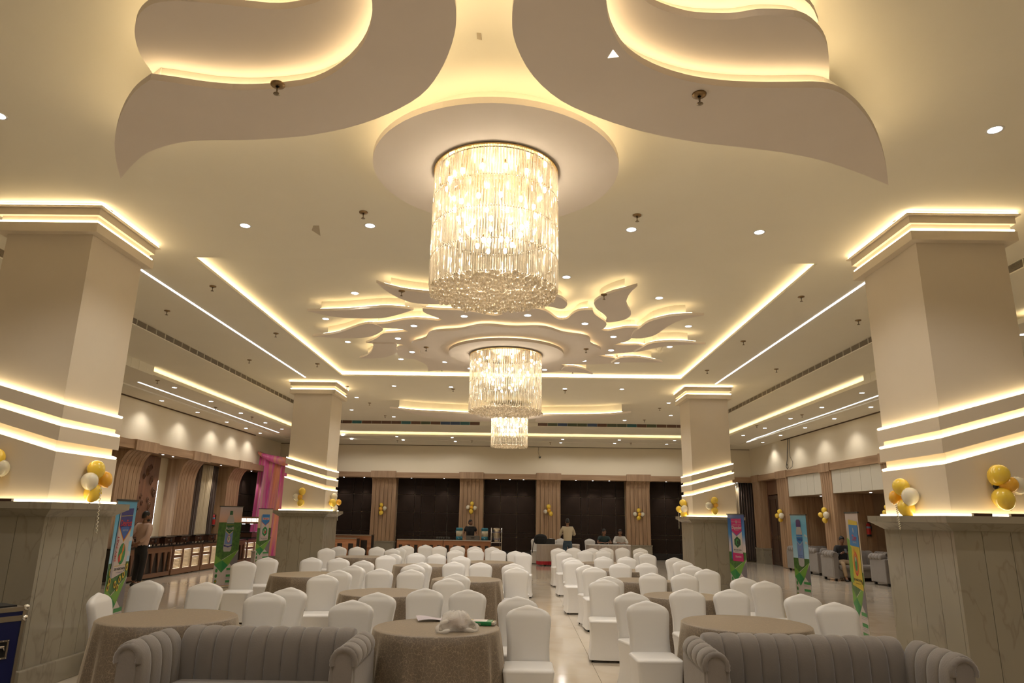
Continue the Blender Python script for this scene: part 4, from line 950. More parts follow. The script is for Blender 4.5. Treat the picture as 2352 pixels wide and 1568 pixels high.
def curtain(name, label, cat, p0, p1, z0, z1, m, folds, depth=.05, n=90, parent=None, sway=0):
    P0, P1 = Vector((p0[0], p0[1], 0)), Vector((p1[0], p1[1], 0)); d = P1-P0; L = d.length; d.normalize(); nn = Vector((-d.y, d.x, 0))
    rings = []; rs = random.Random(len(label)); ph = rs.uniform(0, 6)
    for j in range(13):
        v = j/12; row = []
        for k in range(n+1):
            u = k/n; q = depth*(math.sin(2*PI*folds*u+ph+.5*math.sin(5*u+3*v))+.35*math.sin(2*PI*folds*2.3*u+v))
            p = P0+d*(L*u+sway*math.sin(v*PI)*(u-.5))+nn*q*(.5+.5*(1-v)); row.append((p.x, p.y, z1+(z0-z1)*v))
        rings.append(row)
    B = MB(); B.loft(rings, closed=False, cap=False); o = B.build(name, m)
    sm = o.modifiers.new('thick', 'SOLIDIFY'); sm.thickness = .006
    return tag(o, label, cat)
SHEER = mat('sheer_curtain', (.62, .52, .36), .7); BRC = mat('brown_curtain', (.065, .038, .026), .6, sheen=.3); PINK = None
curtain('curtain', 'dark brown curtain left of the sheer one on the left wall', 'curtain', (XW+.12, 23.1), (XW+.12, 23.6), .05, 3.28, BRC, 3)
curtain('sheer_curtain', 'pale gold sheer curtain between dark ones on the left wall', 'curtain', (XW+.10, 23.6), (XW+.10, 24.5), .05, 3.28, SHEER, 8)
curtain('curtain', 'dark brown curtain right of the sheer one on the left wall', 'curtain', (XW+.12, 24.5), (XW+.12, 24.9), .05, 3.28, BRC, 4)
a = curtain('sheer_curtain', 'narrow sheer curtain in the far right corner beside the pillar', 'curtain', (9.05, 30.7), (9.5, 30.7), .05, 3.28, SHEER, 5)
a = curtain('curtain', 'dark brown pleated curtain in the far right corner', 'curtain', (9.5, 30.68), (10.2, 30.62), .05, 3.28, BRC, 7)
# black padded panels in the last left bay
t = thing('padded_wall_panelling', 'black padded wall panelling on the left wall beside the pink drape', 'wall panelling', (XW, 28.2, 0))
for i in range(4):
    for z0, z1 in ((.02, .9), (.9, 1.75), (1.75, 2.4), (2.4, 3.28)):
        MB().bbox(0, .07, -1.75+i*.87+.006, -1.75+(i+1)*.87-.006, z0+.006, z1-.006, b=.016).build('padded_panel', PADM, t)
def drape_mat():
    m = bpy.data.materials.new('pink_drape'); m.use_nodes = True; nt = m.node_tree; b = nt.nodes['Principled BSDF']; N = nt.nodes.new
    tc = N('ShaderNodeTexCoord'); mp = N('ShaderNodeMapping'); mp.inputs['Scale'].default_value = (2.2, 2.2, .15)
    n = N('ShaderNodeTexNoise'); n.inputs['Scale'].default_value = 1.6; n.inputs['Detail'].default_value = 3
    nt.links.new(tc.outputs['Object'], mp.inputs[0]); nt.links.new(mp.outputs[0], n.inputs['Vector'])
    r = N('ShaderNodeValToRGB'); e = r.color_ramp.elements; e[0].position = .36; e[0].color = (.78, .30, .14, 1); e[1].position = .46; e[1].color = (.62, .22, .24, 1)
    x = e.new(.53); x.color = (.62, .06, .27, 1); x = e.new(.62); x.color = (.70, .14, .36, 1); x = e.new(.72); x.color = (.62, .36, .34, 1)
    nt.links.new(n.outputs['Fac'], r.inputs[0]); nt.links.new(r.outputs[0], b.inputs['Base Color']); b.inputs['Roughness'].default_value = .45; b.inputs['Sheen Weight'].default_value = .4
    return m
DRM = drape_mat()
t = thing('party_drape', 'tall pink and orange satin drape hung in the far left corner', 'drape', (-9.4, 27.7, 0))
rings = []
for j in range(17):
    v = j/16; row = []
    for k in range(141):
        u = k/140; top = 4.10-.40*min(1, u*2.2)**.7+.10*u; z = top+(.1-top)*v
        x = -1.08+2.5*u+(.12*(1-v)-.05)*(1-u); y = .05*math.sin(44*u+2.5*v*math.sin(6*u))+.03*math.sin(93*u+4*v)+.10*math.sin(PI*v)*math.sin(3*u)
        row.append((x, y, z))
    rings.append(row)
MB().loft(rings, closed=False, cap=False).build('hanging_cloth', DRM, t)
rings = []
for j in range(7):
    v = j/6; row = []
    for k in range(61):
        u = k/60; z = 4.10-.38*(u**.6)-.22*math.sin(PI*u)*v-.12*v; row.append((-1.05+2.4*u, -.10-.07*math.sin(PI*v)+.012*math.sin(40*u), z))
    rings.append(row)
MB().loft(rings, closed=False, cap=False).build('swag', DRM, t)
MB().tube([(-1.1, .02, 4.08), (-.2, .02, 3.84), (1.5, .02, 3.80)], .015, 6).build('rod', DARKM, t)
# ------------------------------------------------------------------ buffet counters
GLOW = emis('lattice_glow', (1, .80, .55), 2.6)
LAT = mat('lattice_screen', (.62, .50, .34), .5)
def slat_counter(y0, y1, label, z=.82, x=-9.5, d=.62):
    t = thing('buffet_counter', label, 'counter', (x-d/2, (y0+y1)/2, 0)); L = (y1-y0)/2
    MB().bbox(-d/2-.01, d/2+.02, -L, L, z-.04, z, b=.006).build('worktop', mat('black_stone', (.02, .017, .015), .12), t)
    MB().box(-d/2, d/2-.05, -L+.01, L-.01, .06, z-.04).build('carcass', mat('counter_dark', (.025, .017, .012), .5), t)
    MB().box(d/2-.05, d/2, -L+.01, L-.01, z-.18, z-.04).build('apron', WALNUT, t)
    MB().box(d/2-.05, d/2+.01, -L+.01, L-.01, .04, .14).build('plinth', WALNUT, t)
    MB().box(d/2-.05, d/2+.005, -L+.01, -L+.07, .14, z-.18).build('stile', WALNUT, t); MB().box(d/2-.05, d/2+.005, L-.07, L-.01, .14, z-.18).build('stile', WALNUT, t)
    n = max(3, int((y1-y0)/.34))
    for k in range(n):
        c = -L+.12+(2*L-.24)*(k+.5)/n; w = (2*L-.24)/n; h = z-.18
        pts = [(c-w*.30, h), (c+w*.30, h), (c+w*.22, h*.62), (c+w*.40, .14), (c+w*.02, .14), (c-w*.12, h*.5)]
        pts = [(c-w*.26, h), (c+w*.26, h), (c+w*.10, .14+.45*(h-.14)), (c+w*.02, .14), (c-w*.02, .14), (c-w*.10, .14+.45*(h-.14))]
        B = MB(); m_ = len(pts); B.add([(d/2-.035, p[0], p[1]) for p in pts]+[(d/2-.005, p[0], p[1]) for p in pts], [tuple(range(m_-1, -1, -1)), tuple(range(m_, 2*m_))]+[(i, (i+1) % m_, (i+1) % m_+m_, i+m_) for i in range(m_)])
        B.build('tapered_slat', WALNUTV, t)
    return t
def lit_counter(y0, y1, label, ncol=3, z=.82, x=-9.48, d=.62):
    t = thing('lit_buffet_counter', label, 'counter', (x-d/2, (y0+y1)/2, 0)); L = (y1-y0)/2
    MB().bbox(-d/2-.01, d/2+.02, -L, L, z-.04, z, b=.006).build('worktop', MATS['black_stone'], t)
    MB().box(-d/2, d/2-.08, -L+.005, L-.005, .05, z-.04).build('carcass', WALNUT, t)
    MB().box(d/2-.04, d/2, -L+.005, L-.005, z-.13, z-.04).build('rail', WALNUT, t); MB().box(d/2-.04, d/2, -L+.005, L-.005, .03, .17).build('rail', WALNUT, t)
    cw = (2*L-.10)/ncol
    for k in range(ncol+1):
        c = -L+.05+cw*k; MB().box(d/2-.04, d/2+.003, c-.035, c+.035, .17, z-.13).build('stile', WALNUTV, t)
    for k in range(ncol):
        c = -L+.05+cw*(k+.5); full = (k % 2 == 1); spans = [(.17, z-.13)] if full else [(.17, .47), (.53, z-.13)]
        if not full: MB().box(d/2-.04, d/2+.001, c-cw/2, c+cw/2, .47, .53).build('rail', WALNUT, t)
        for (a, b) in spans:
            p = MB(); hh = b-a; ww = cw-.07
            # perforated screen: bars with gaps
            ny = 9; nz = max(3, int(hh/.035))
            for i in range(ny+1): p.box(d/2-.03, d/2-.02, c-ww/2+ww*i/ny-.008, c-ww/2+ww*i/ny+.008, a, b)
            for i in range(nz+1): p.box(d/2-.029, d/2-.021, c-ww/2, c+ww/2, a+hh*i/nz-.011, a+hh*i/nz+.011)
            p.build('lattice_screen', LAT, t)
            MB().box(d/2-.075, d/2-.07, c-ww/2, c+ww/2, a, b).build('light_panel', mat('light_panel_face', (.7, .6, .45), .6, emit=(1, .8, .55), es=.45), t)
            MB().box(d/2-.068, d/2-.045, c-ww/2, c+ww/2, a+.005, a+.03).build('led_tube', GLOW, t)
            MB().box(d/2-.068, d/2-.045, c-ww/2, c+ww/2, b-.02, b-.002).build('led_tube', emis('cool_glow', (.95, .9, .9), 4.0), t)
    for k in (-1, 1):
        MB().box(-.05, .05, k*(L-.15)-.04, k*(L-.15)+.04, 0, .05).build('foot', DARKM, t)
slat_counter(17.0, 19.55, 'dark wooden buffet counter with tapered slats behind the standing man')
lit_counter(19.6, 21.35, 'lit lattice buffet counter, nearer of the left wall pair')
lit_counter(21.4, 23.2, 'lit lattice buffet counter, farther of the left wall pair, behind the green bottle banner')
slat_counter(23.3, 24.75, 'short dark slatted buffet counter right of the green bottle banner')
lit_counter(24.9, 26.3, 'lit lattice buffet counter at the far end of the left wall, beside the steel box', ncol=2)
# chafing dishes: bronze box with a black roll lid
BRZ = mat('dark_bronze', (.10, .05, .03), .25, .6)
def chafing(y, label, x=-9.8, z=.82, s=1.0):
    t = thing('chafing_dish', label, 'chafing dish', (x, y, z), 0, 'dark chafing dishes on the left buffet')
    MB().bbox(-.19, .19, -.27, .27, .03, .20, b=.012).build('body', BRZ, t)
    MB().bbox(-.22, .22, -.31, .31, .20, .225, b=.01).build('lid', mat('black_gloss', (.012, .012, .012), .12), t)
    MB().lathe([(.001, .0), (.05, .0), (.05, .012), (.001, .012)], 16, cap=False).xf(Matrix.Translation((.19, .06, .12)) @ Matrix.Rotation(PI/2, 4, 'Y')).build('dial', DARKM, t)
    MB().tube([(.19, -.16, .13), (.225, -.16, .13), (.225, -.06, .13), (.19, -.06, .13)], .006, 6).build('handle', CHROME, t)
    for a in (-.15, .15):
        for b in (-.22, .22): MB().box(a-.015, a+.015, b-.015, b+.015, 0, .03).build('foot', DARKM, t)
for i, y in enumerate((17.9, 18.75, 19.6, 20.5, 21.4, 22.3)): chafing(y, 'dark bronze chafing dish on the left buffet, %s from the camera' % ORD[i+1])
t = thing('chafing_dish', 'copper chafing dish under the lit arch in the far left corner', 'chafing dish', (-9.75, 25.7, .82))
MB().bbox(-.2, .2, -.3, .3, .03, .20, b=.012).build('body', BRZ, t); MB().bbox(-.22, .22, -.32, .32, .20, .22, b=.008).build('lid', MATS['black_gloss'], t); MB().box(-.2, .2, -.3, .3, 0, .03).build('foot', DARKM, t)
# lit arch (live counter canopy)
t = thing('lit_serving_arch', 'wooden serving arch with glowing patterned panels before the pink drape', 'canopy', (-10.05, 26.75, 0))
for s in (-.62, .55):
    MB().box(s-.09, s+.09, -.04, .04, 0, 1.32).build('post', WALNUTV, t)
    for q in range(3): MB().box(s-.055, s+.055, -.052, -.04, .84+q*.155, .98+q*.155).build('glowing_tile', emis('tile_glow', (1, .80, .60), 1.6), t)
MB().box(-.72, .65, -.06, .06, 1.30, 1.56).build('header', WALNUT, t)
for q in range(6):
    x = -.52+q*.19
    MB().box(x-.085, x+.085, -.07, -.06, 1.37, 1.50).build('glowing_tile', emis('tile_glow', (1, .80, .60), 1.6), t)
    MB().tube([(x-.06, -.075, 1.385), (x-.035, -.075, 1.44), (x, -.075, 1.465), (x+.035, -.075, 1.44), (x+.06, -.075, 1.385)], .006, 5).build('scallop', WALNUT, t)
for q in range(3): MB().box(-.35+q*.3-.04, -.35+q*.3+.04, -.04, .04, 1.285, 1.30).build('spot_lamp', LAMP, t)
MB().box(-.72, .65, -.25, .25, .78, .82).build('shelf', WALNUT, t)
t = thing('steel_box', 'plain steel lidded box on the floor before the far left counter', 'box', (-9.05, 24.9, 0))
MB().bbox(-.2, .2, -.16, .16, 0, .40, b=.01).build('body', mat('brushed_steel', (.42, .36, .28), .4, .5), t); MB().box(-.22, .22, -.18, .18, .40, .42).build('lid', MATS['brushed_steel'], t); MB().box(-.02, .02, -.175, -.16, .28, .34).build('latch', DARKM, t)
def extinguisher(loc, rz, label):
    t = thing('fire_extinguisher', label, 'fire extinguisher', loc, rz); RED = mat('extinguisher_red', (.45, .02, .02), .3)
    MB().lathe([(.001, 0), (.062, 0), (.066, .02), (.066, .32), (.05, .37), (.022, .39), (.022, .41)], 20).build('cylinder', RED, t)
    MB().lathe([(.067, .0), (.068, .0), (.068, .06), (.067, .06)], 20, cap=False).build('base_ring', BLACKP, t)
    MB().lathe([(.0665, .24), (.0675, .24), (.0675, .30), (.0665, .30)], 20, cap=False).build('label_band', mat('label_blue', (.2, .3, .45), .5), t)
    MB().box(-.02, .02, -.05, .04, .41, .43).build('handle', BLACKP, t); MB().tube([(.02, -.02, .41), (.07, -.03, .40), (.085, -.02, .30), (.08, -.02, .15)], .008, 6).build('hose', BLACKP, t)
    MB().box(-.03, .03, .055, .07, .25, .40).build('bracket', DARKM, t)
extinguisher((XW+.08, 25.12, 1.22), -PI/2, 'red fire extinguisher on the left wall beside the curtain')
extinguisher((10.93, 22.42, 1.28), 0, 'red fire extinguisher on the brown wall of the right alcove')
# ================================================================== RIGHT WALL
ALC = mat('alcove_brown', (.38, .26, .16), .7, noise=(2, (.41, .28, .175), .3, .7))
struct(MB().box(12.0, 12.2, 12, 31, 0, 3.4).build('wall_alcove_back', ALC))
w = MB(); w.box(10.47, 12.0, 22.52, 23.28, 0, 3.4); w.box(10.47, 12.0, 26.22, 27.25, 0, 3.4); w.box(10.45, 12, 18.7, 19.3, 0, 3.4); w.box(10.46, 12, 29.3, 30.9, 0, 3.4); w.box(XR+.45, 12, 18, 26.3, 2.58, 3.3)
struct(w.build('wall_alcove', ALC))
for y0, nm in ((22.5, 'nearer'), (26.2, 'farther')):
    t = thing('wood_side_panel', 'tall wooden side panel inside the %s right alcove' % nm, 'wall panel', (10.6, y0, 0))
    for k in range(4): MB().box(-.58+.29*k+.003, -.58+.29*(k+1)-.003, -.03, .02, .0, 2.57).build('wood_plank', WOODV, t)
o = MB().box(11.2, 11.98, 26.12, 26.2, 0.02, 2.4).build('flush_door', mat('beige_door', (.40, .28, .18), .5)); tag(o, 'plain beige door leaf inside the farther right alcove', 'door')
for (y0, y1, nm) in ((19.35, 22.5, 'nearer'), (23.3, 26.2, 'farther')):
    t = thing('white_bulkhead_panelling', 'row of off-white padded panels over the %s right alcove' % nm, 'wall panelling', (10.0, (y0+y1)/2, 2.58)); n = 5; d = (y1-y0)/n
    me = MB().bbox(-.03, .03, -d/2+.006, d/2-.006, 0, .72, b=.01).mesh('bulkhead_panel', mat('off_white_panel', (.60, .56, .46), .6))
    for k in range(n): inst('bulkhead_panel', me, t, (0, -(y1-y0)/2+d*(k+.5), 0))
    MB().box(0, .44, -(y1-y0)/2, (y1-y0)/2, -.005, .01).build('soffit', WOODV, t)
for p, lb in (((1885.5, 1139), 'small spotlight in the soffit of the farther right alcove'), ((1999.9, 1131), 'small spotlight in the soffit of the nearer right alcove')):
    w_ = at_z(p[0], p[1], 2.57); downlight((min(max(w_.x, 10.2), 11), w_.y, 2.572), lb, 'alcove spotlights', .7, SPOTW)
# door
t = thing('dark_panelled_door', 'tall dark brown panelled double door in the right wall', 'door', (10.28, 28.3, 0))
for s in (0, 1):
    y0 = -.95+s*.95; l = MB().box(0, .05, y0+.006, y0+.944, .02, 2.70).build('door_leaf', DARKWOOD, t)
    for (a, b) in ((.15, 1.0), (1.15, 2.55)):
        MB().tube([(-.006, y0+.15, a), (-.006, y0+.80, a), (-.006, y0+.80, b), (-.006, y0+.15, b), (-.006, y0+.15, a)], .012, 4).build('moulding', DARKWOOD, l)
    MB().tube([(-.04, y0+(.85 if s == 0 else .10), .95), (-.04, y0+(.85 if s == 0 else .10), 1.15)], .01, 6).build('door_handle', BRASS, l)
MB().box(0, .06, -1.0, 1.0, 2.74, 3.30).build('transom', WALNUTV, t); MB().box(-.02, .07, -1.03, -.955, 0, 3.3).build('door_frame', WALNUTV, t); MB().box(-.02, .07, .955, 1.03, 0, 3.3).build('door_frame', WALNUTV, t)
# cables and cctv
o = MB().tube([(9.93, 25.75, 4.68), (9.92, 25.9, 4.1), (9.92, 25.95, 3.9), (9.92, 26.1, 3.66), (9.92, 26.0, 3.57), (9.91, 25.9, 3.62), (9.91, 25.96, 3.75)], .012, 5).build('loose_cable', BLACKP); tag(o, 'loose black cable hanging down the upper right wall', 'cable')
o = MB().tube([(9.93, 25.62, 4.68), (9.92, 25.65, 4.0), (9.92, 25.45, 3.8), (9.91, 25.5, 3.62), (9.91, 25.8, 3.56)], .008, 5).build('loose_cable', BLACKP); tag(o, 'thinner second cable looping beside the thick one, upper right wall', 'cable')
t = thing('security_camera', 'small dark security camera on the upper back wall', 'camera', (.86, 30.22, 4.22)); MB().lathe([(.001, .05), (.045, .05), (.05, .03), (.035, 0)], 14).build('housing', mat('cam_grey', (.3, .27, .22), .4), t); MB().sphere((0, 0, 0), .04, 12, 8).build('dome', BLACKP, t)
o = MB().tube([(.80, 30.27, 4.68), (.78, 30.27, 4.45), (.84, 30.26, 4.30), (.86, 30.25, 4.27)], .007, 5).build('camera_cable', GR); tag(o, 'thin cable running from ceiling to the security camera', 'cable')
# ================================================================== BACK BAR
COPPER = wood('copper_wood', (.30, .12, .055), (.50, .24, .12), axis=0, rough=.25)
def bar(x0, x1, y, z, label, n, d=.6):
    t = thing('bar_counter', label, 'counter', ((x0+x1)/2, y, 0)); L = (x1-x0)/2
    MB().box(-L, L, -.02, d, z-.035, z).build('worktop', CHROME, t); MB().box(-L+.01, L-.01, .04, d-.02, .05, z-.035).build('carcass', MATS['counter_dark'], t)
    MB().box(-L, L, 0, .03, z-.20, z-.035).build('apron', COPPER, t); MB().box(-L, L, 0, .03, .0, .12).build('plinth', COPPER, t)
    for k in range(n+1):
        c = -L+2*L*k/n; w = L/n*.55; MB().box(max(-L, c-w), min(L, c+w), 0, .03, .12, z-.20).build('front_board', COPPER, t)
    return t
bar(-4.65, -2.90, 27.2, .82, 'copper-fronted bar counter section with the glasses', 6)
bar(-2.88, -1.08, 27.2, .82, 'copper-fronted bar counter section with the water coolers', 6)
bar(-7.4, -6.15, 27.0, .84, 'small copper-fronted counter behind the far left pillar', 3)
t = bar(-7.4, -5.75, 27.75, .94, 'higher steel-edged counter behind the small copper one', 3)
# glasses
gm = MB().lathe([(.022, 0), (.026, .001), (.030, .10), (.028, .10), (.024, .006), (.001, .005)], 12, cap=False)
GL = mat('drinking_glass', (.75, .72, .66), .08); GL.node_tree.nodes['Principled BSDF'].inputs['Transmission Weight'].default_value = .85
gmesh = gm.mesh('drinking_glass', GL)
xs = [at_y(px, 1236, 27.35).x for px in (1004, 1009, 1014, 1019, 1026, 1031)]
for i, x in enumerate(xs):
    for j in range(2):
        o = inst('drinking_glass', gmesh, None, (x+.0, 27.35+.13*j, .82)); tag(o, 'clear upturned glass on the bar, %s row, %s from left' % (('front', 'rear')[j], ORD[i+1]), 'glass', 'glasses on the bar counter')
def cooler(px, label):
    x = at_y(px, 1240, 27.4).x; t = thing('water_cooler_jug', label, 'water cooler', (x, 27.42, .82)); BLUE = mat('cooler_blue', (.03, .22, .32), .35); CR = mat('cooler_cream', (.62, .56, .42), .4)
    MB().lathe([(.001, 0), (.125, 0), (.13, .02), (.13, .13), (.001, .13)], 24).build('blue_base', BLUE, t); MB().lathe([(.001, .13), (.127, .13), (.127, .34), (.001, .34)], 24).build('cream_body', CR, t)
    MB().lathe([(.001, .34), (.132, .34), (.132, .42), (.115, .445), (.001, .45)], 24).build('blue_lid', BLUE, t)
    MB().tube([(0, -.125, .06), (0, -.16, .06), (0, -.165, .04)], .015, 8).build('tap', mat('white_plastic', (.75, .72, .66), .4), t); MB().tube([(-.13, 0, .36), (-.15, 0, .30), (-.13, 0, .26)], .008, 6).build('handle', BLUE, t)
cooler(1054.5, 'blue and cream insulated water jug left of the barman'); cooler(1113, 'blue and cream insulated water jug right of the barman')
xa = at_y(1086, 1240, 27.3).x
t = thing('plastic_crate', 'grey plastic crate on the bar before the barman', 'crate', (xa, 27.32, .82)); GCR = mat('crate_grey', (.16, .15, .14), .5)
MB().box(-.25, .25, -.14, -.12, 0, .16).box(-.25, .25, .12, .14, 0, .16).box(-.25, -.23, -.12, .12, 0, .16).box(.23, .25, -.12, .12, 0, .16).box(-.23, .23, -.12, .12, 0, .01).build('crate_body', GCR, t)
MB().box(-.27, .27, -.155, -.14, .13, .165).build('rim', GCR, t); MB().box(-.06, .06, -.15, -.14, .07, .10).build('handle', BLACKP, t)
xu = at_y(1140, 1240, 27.4).x
t = thing('steel_water_urn', 'tall steel water urn with blue bands on the trolley', 'urn', (xu, 27.45, .76)); STL = mat('urn_steel', (.55, .50, .42), .22, 1.0)
MB().lathe([(.001, 0), (.145, 0), (.15, .02), (.15, .46), (.14, .50), (.10, .52), (.001, .53)], 28).build('urn_body', STL, t)
for z in (.10, .36): MB().lathe([(.151, z), (.153, z), (.153, z+.018), (.151, z+.018)], 28, cap=False).build('blue_band', mat('band_blue', (.03, .06, .28), .4), t)
MB().tube([(0, -.15, .06), (0, -.20, .06), (0, -.205, .03)], .012, 6).build('tap', CHROME, t)
t = thing('steel_trolley', 'steel trolley with drawer at the right end of the bar', 'trolley', (xu, 27.45, 0))
MB().box(-.21, .21, -.2, .2, .73, .76).build('top_shelf', CHROME, t); MB().box(-.2, .2, -.19, .19, .30, .33).build('lower_shelf', CHROME, t); MB().bbox(-.18, .18, -.19, .15, .34, .60, b=.01).build('storage_box', mat('tan_box', (.35, .22, .10), .4), t)
for a in (-.2, .2):
    for b in (-.19, .19):
        MB().tube([(a, b, .04), (a, b, 1.28 if b < 0 or True else .76)], .010, 6).build('post', CHROME, t)
        MB().sphere((a, b, .03), .03, 8, 6).build('castor', BLACKP, t)
# ------------------------------------------------------------------ skirted tables
SKT = mat('pleated_skirt', (.50, .43, .38), .55, sheen=.2); REDT = mat('red_trim', (.50, .02, .04), .5); TOPC = mat('table_top_white', (.66, .62, .58), .5)
def skirted(x0, x1, y0, y1, label):
    t = thing('skirted_table', label, 'table', ((x0+x1)/2, (y0+y1)/2, 0)); a, b = (x1-x0)/2, (y1-y0)/2; n = 26
    base = rrect(a, b, .22, 14, 0)
    # resample outline
    P = [Vector((p[0], p[1])) for p in base]; L = [0]
    for i in range(len(P)): L.append(L[-1]+(P[(i+1) % len(P)]-P[i]).length)
    N_ = 220; S = []
    for k in range(N_):
        s = L[-1]*k/N_; i = max(j for j in range(len(P)) if L[j] <= s+1e-9); f = (s-L[i])/max(1e-9, L[i+1]-L[i]); q = P[i].lerp(P[(i+1) % len(P)], f); nn = Vector((q.x/a, q.y/b)).normalized(); S.append((q, nn, s))
    def row(z, amp): return [(q.x+nn.x*amp*math.sin(s*52), q.y+nn.y*amp*math.sin(s*52), z) for q, nn, s in S]
    MB().loft([row(.72, .006), row(.45, .014), row(.16, .02)], cap=False).build('pleated_skirt', SKT, t)
    MB().loft([row(.16, .02), row(.04, .022)], cap=False).build('red_hem', REDT, t)
    MB().prism([(q.x*1.01, q.y*1.01) for q, nn, s in S[::3]], .72, .755).build('covered_top', TOPC, t)
    for i in (-1, 1):
        for j in (-1, 1): MB().box(i*(a-.3)-.02, i*(a-.3)+.02, j*(b-.1)-.02, j*(b-.1)+.02, 0, .72).build('leg', DARKM, t)
skirted(.66, 2.22, 26.15, 26.95, 'pleated skirted table with red hem holding the backpack')
skirted(2.50, 4.12, 26.35, 27.05, 'pleated skirted table where two men are seated')
for i, (px, py, Y) in enumerate(((1232, 1234, 27.45), (1266, 1234, 27.45), (1289, 1235, 27.5))):
    x = at_y(px, py, Y).x; chair((x, Y-.05, 0), 0, 'white covered chair behind the backpack table, %s from left' % ORD[i+1], 'chairs behind the skirted tables')
for i, (px, Y) in enumerate(((1356, 27.55), (1388, 27.55), (1425, 27.55))):
    x = at_y(px, 1236, Y).x; chair((x, Y-.0, 0), 0, 'white covered chair behind the seated men table, %s from left' % ORD[i+1], 'chairs behind the skirted tables')
x = at_y(1242, 1247, 26.4).x
t = thing('backpack', 'black backpack lying on the left skirted table', 'bag', (x, 26.45, .756)); BG = mat('black_fabric', (.012, .012, .013), .8)
B = MB(); R = []
for z, a, b in ((0, .20, .13), (.05, .24, .15), (.16, .25, .16), (.26, .22, .14), (.32, .16, .10), (.345, .07, .05)): R.append(rrect(a, b, min(a, b)*.7, 4, z))
B.loft(R).build('bag_body', BG, t); MB().bbox(-.14, .14, -.19, -.12, .03, .19, b=.03).build('front_pocket', BG, t); MB().tube([(-.2, -.08, .2), (-.27, -.14, .06), (-.29, -.3, -.05), (-.31, -.34, -.30)], .014, 6).build('strap', BG, t)
x = at_y(1264, 1247, 26.4).x
t = thing('black_case', 'small black hard case with handle beside the backpack', 'case', (x, 26.42, .756)); MB().bbox(-.17, .17, -.1, .1, 0, .18, b=.012).build('case_body', BLACKP, t); MB().tube([(-.06, -.105, .11), (-.05, -.125, .10), (.05, -.125, .10), (.06, -.105, .11)], .007, 6).build('handle', DARKM, t)
o = MB().box(-.09, .09, -.06, .06, 0, .006).build('paper_sheet', WHITEP, loc=(at_y(1424, 1247, 26.6).x, 26.52, .756)); tag(o, 'white paper between the hands of the man in white shirt', 'paper')
# ================================================================== BALLOONS
GB = mat('gold_balloon', (.95, .66, .07), .22, spec=.6, coat=.4); OB = mat('deep_gold_balloon', (.88, .46, .04), .22, coat=.4); PB = mat('pearl_balloon', (.80, .74, .58), .2, coat=.4)
for m_ in (GB, OB, PB):
    m_.node_tree.nodes['Principled BSDF'].inputs['Subsurface Weight'].default_value = .15
    m_.node_tree.nodes['Principled BSDF'].inputs['Subsurface Radius'].default_value = (.05, .03, .01)
CM = {'g': GB, 'o': OB, 'w': PB, 'k': BLACKP}
def balloons(label, plane, v, lst, out, ribbon=None, group='balloon clusters'):
    """lst: (px, py, r in px, kind); plane 'x' or 'y' at value v; out = outward direction sign along that axis"""
    f = at_x if plane == 'x' else at_y
    c = f(sum(p[0] for p in lst)/len(lst), sum(p[1] for p in lst)/len(lst), v)
    t = thing('balloon_cluster', label, 'balloons', c[:], 0, group)
    for i, (px, py, r, kd) in enumerate(lst):
        p = f(px, py, v); rr = (p-f(px, py+r, v)).length*1.07; lay = rr*(1.05 if kd != 'o' else 1.45); v2 = v+out*lay
        d = f(px, py, v2)-c; B = MB()
        B.lathe([(rr*math.sin(PI*k/12)*(1-.12*(k/12 if k < 12 else 1)), -rr*1.0*math.cos(PI*(12-k)/12)*(1 if k < 7 else 1.12)) for k in range(13)][::-1], 18, cap=False)
        B.lathe([(.001, -rr*1.12), (.012, -rr*1.20), (.001, -rr*1.2)], 8, cap=False)
        o = B.build('balloon', CM[kd], t); o.location = d; o.rotation_euler = (random.uniform(-.6, .6), random.uniform(-.6, .6), 0)
    if ribbon:
        (x0, y0), (x1, y1) = ribbon; v3 = v+out*.19; a = f(x0, y0, v3)-c; b = f(x1, y1, v3)-c; off = Vector((0, 0, 0)); path = []
        for k in range(60):
            u = k/59; w = a.lerp(b, u)+off; path.append((w.x+.008*math.sin(k*1.3), w.y+.008*math.cos(k*1.3), w.z))
        MB().tube(path, .0045, 5).build('curled_ribbon', PB, t)
NLX, NRX = -4.75, 4.27
balloons('balloon cluster with curled ribbon on the nearest left pillar', 'x', NLX, [(221, 1077, 18, 'g'), (206, 1104, 17.5, 'w'), (240, 1100, 16, 'o'), (213, 1131, 18, 'g')], 1, ((232, 1118), (221, 1226)))
balloons('balloon cluster cut off by the left edge of the photo', 'y', 7.05, [(-14, 1052, 22, 'g'), (3, 1074, 17, 'w'), (-24, 1088, 19, 'g')], -1)
balloons('balloon cluster with curled ribbon on the nearest right pillar', 'x', NRX, [(2070, 1118, 18, 'g'), (2057, 1141, 14, 'o'), (2091, 1139, 18, 'w'), (2082, 1166, 18, 'g')], -1, ((2058, 1156), (2068, 1216)))
balloons('balloon cluster on the nearest right pillar, right edge of the photo', 'y', 7.05, [(2294, 1090, 22, 'g'), (2336, 1114, 19, 'w'), (2305, 1145, 23, 'g'), (2318, 1113, 18, 'o'), (2287, 1116, 6, 'k')], -1)
balloons('balloon cluster on the front of the farther left pillar', 'y', 17.35, [(680, 1141, 7.5, 'w'), (694, 1128, 8, 'g'), (691, 1154, 8, 'g'), (689, 1141, 6, 'o')], -1)
balloons('balloon cluster on the side of the farther left pillar', 'x', -4.80, [(768, 1140, 7, 'w'), (764, 1154, 8, 'g'), (778, 1153, 6, 'o'), (769, 1167, 7, 'w')], 1, ((774, 1162), (775, 1195)))
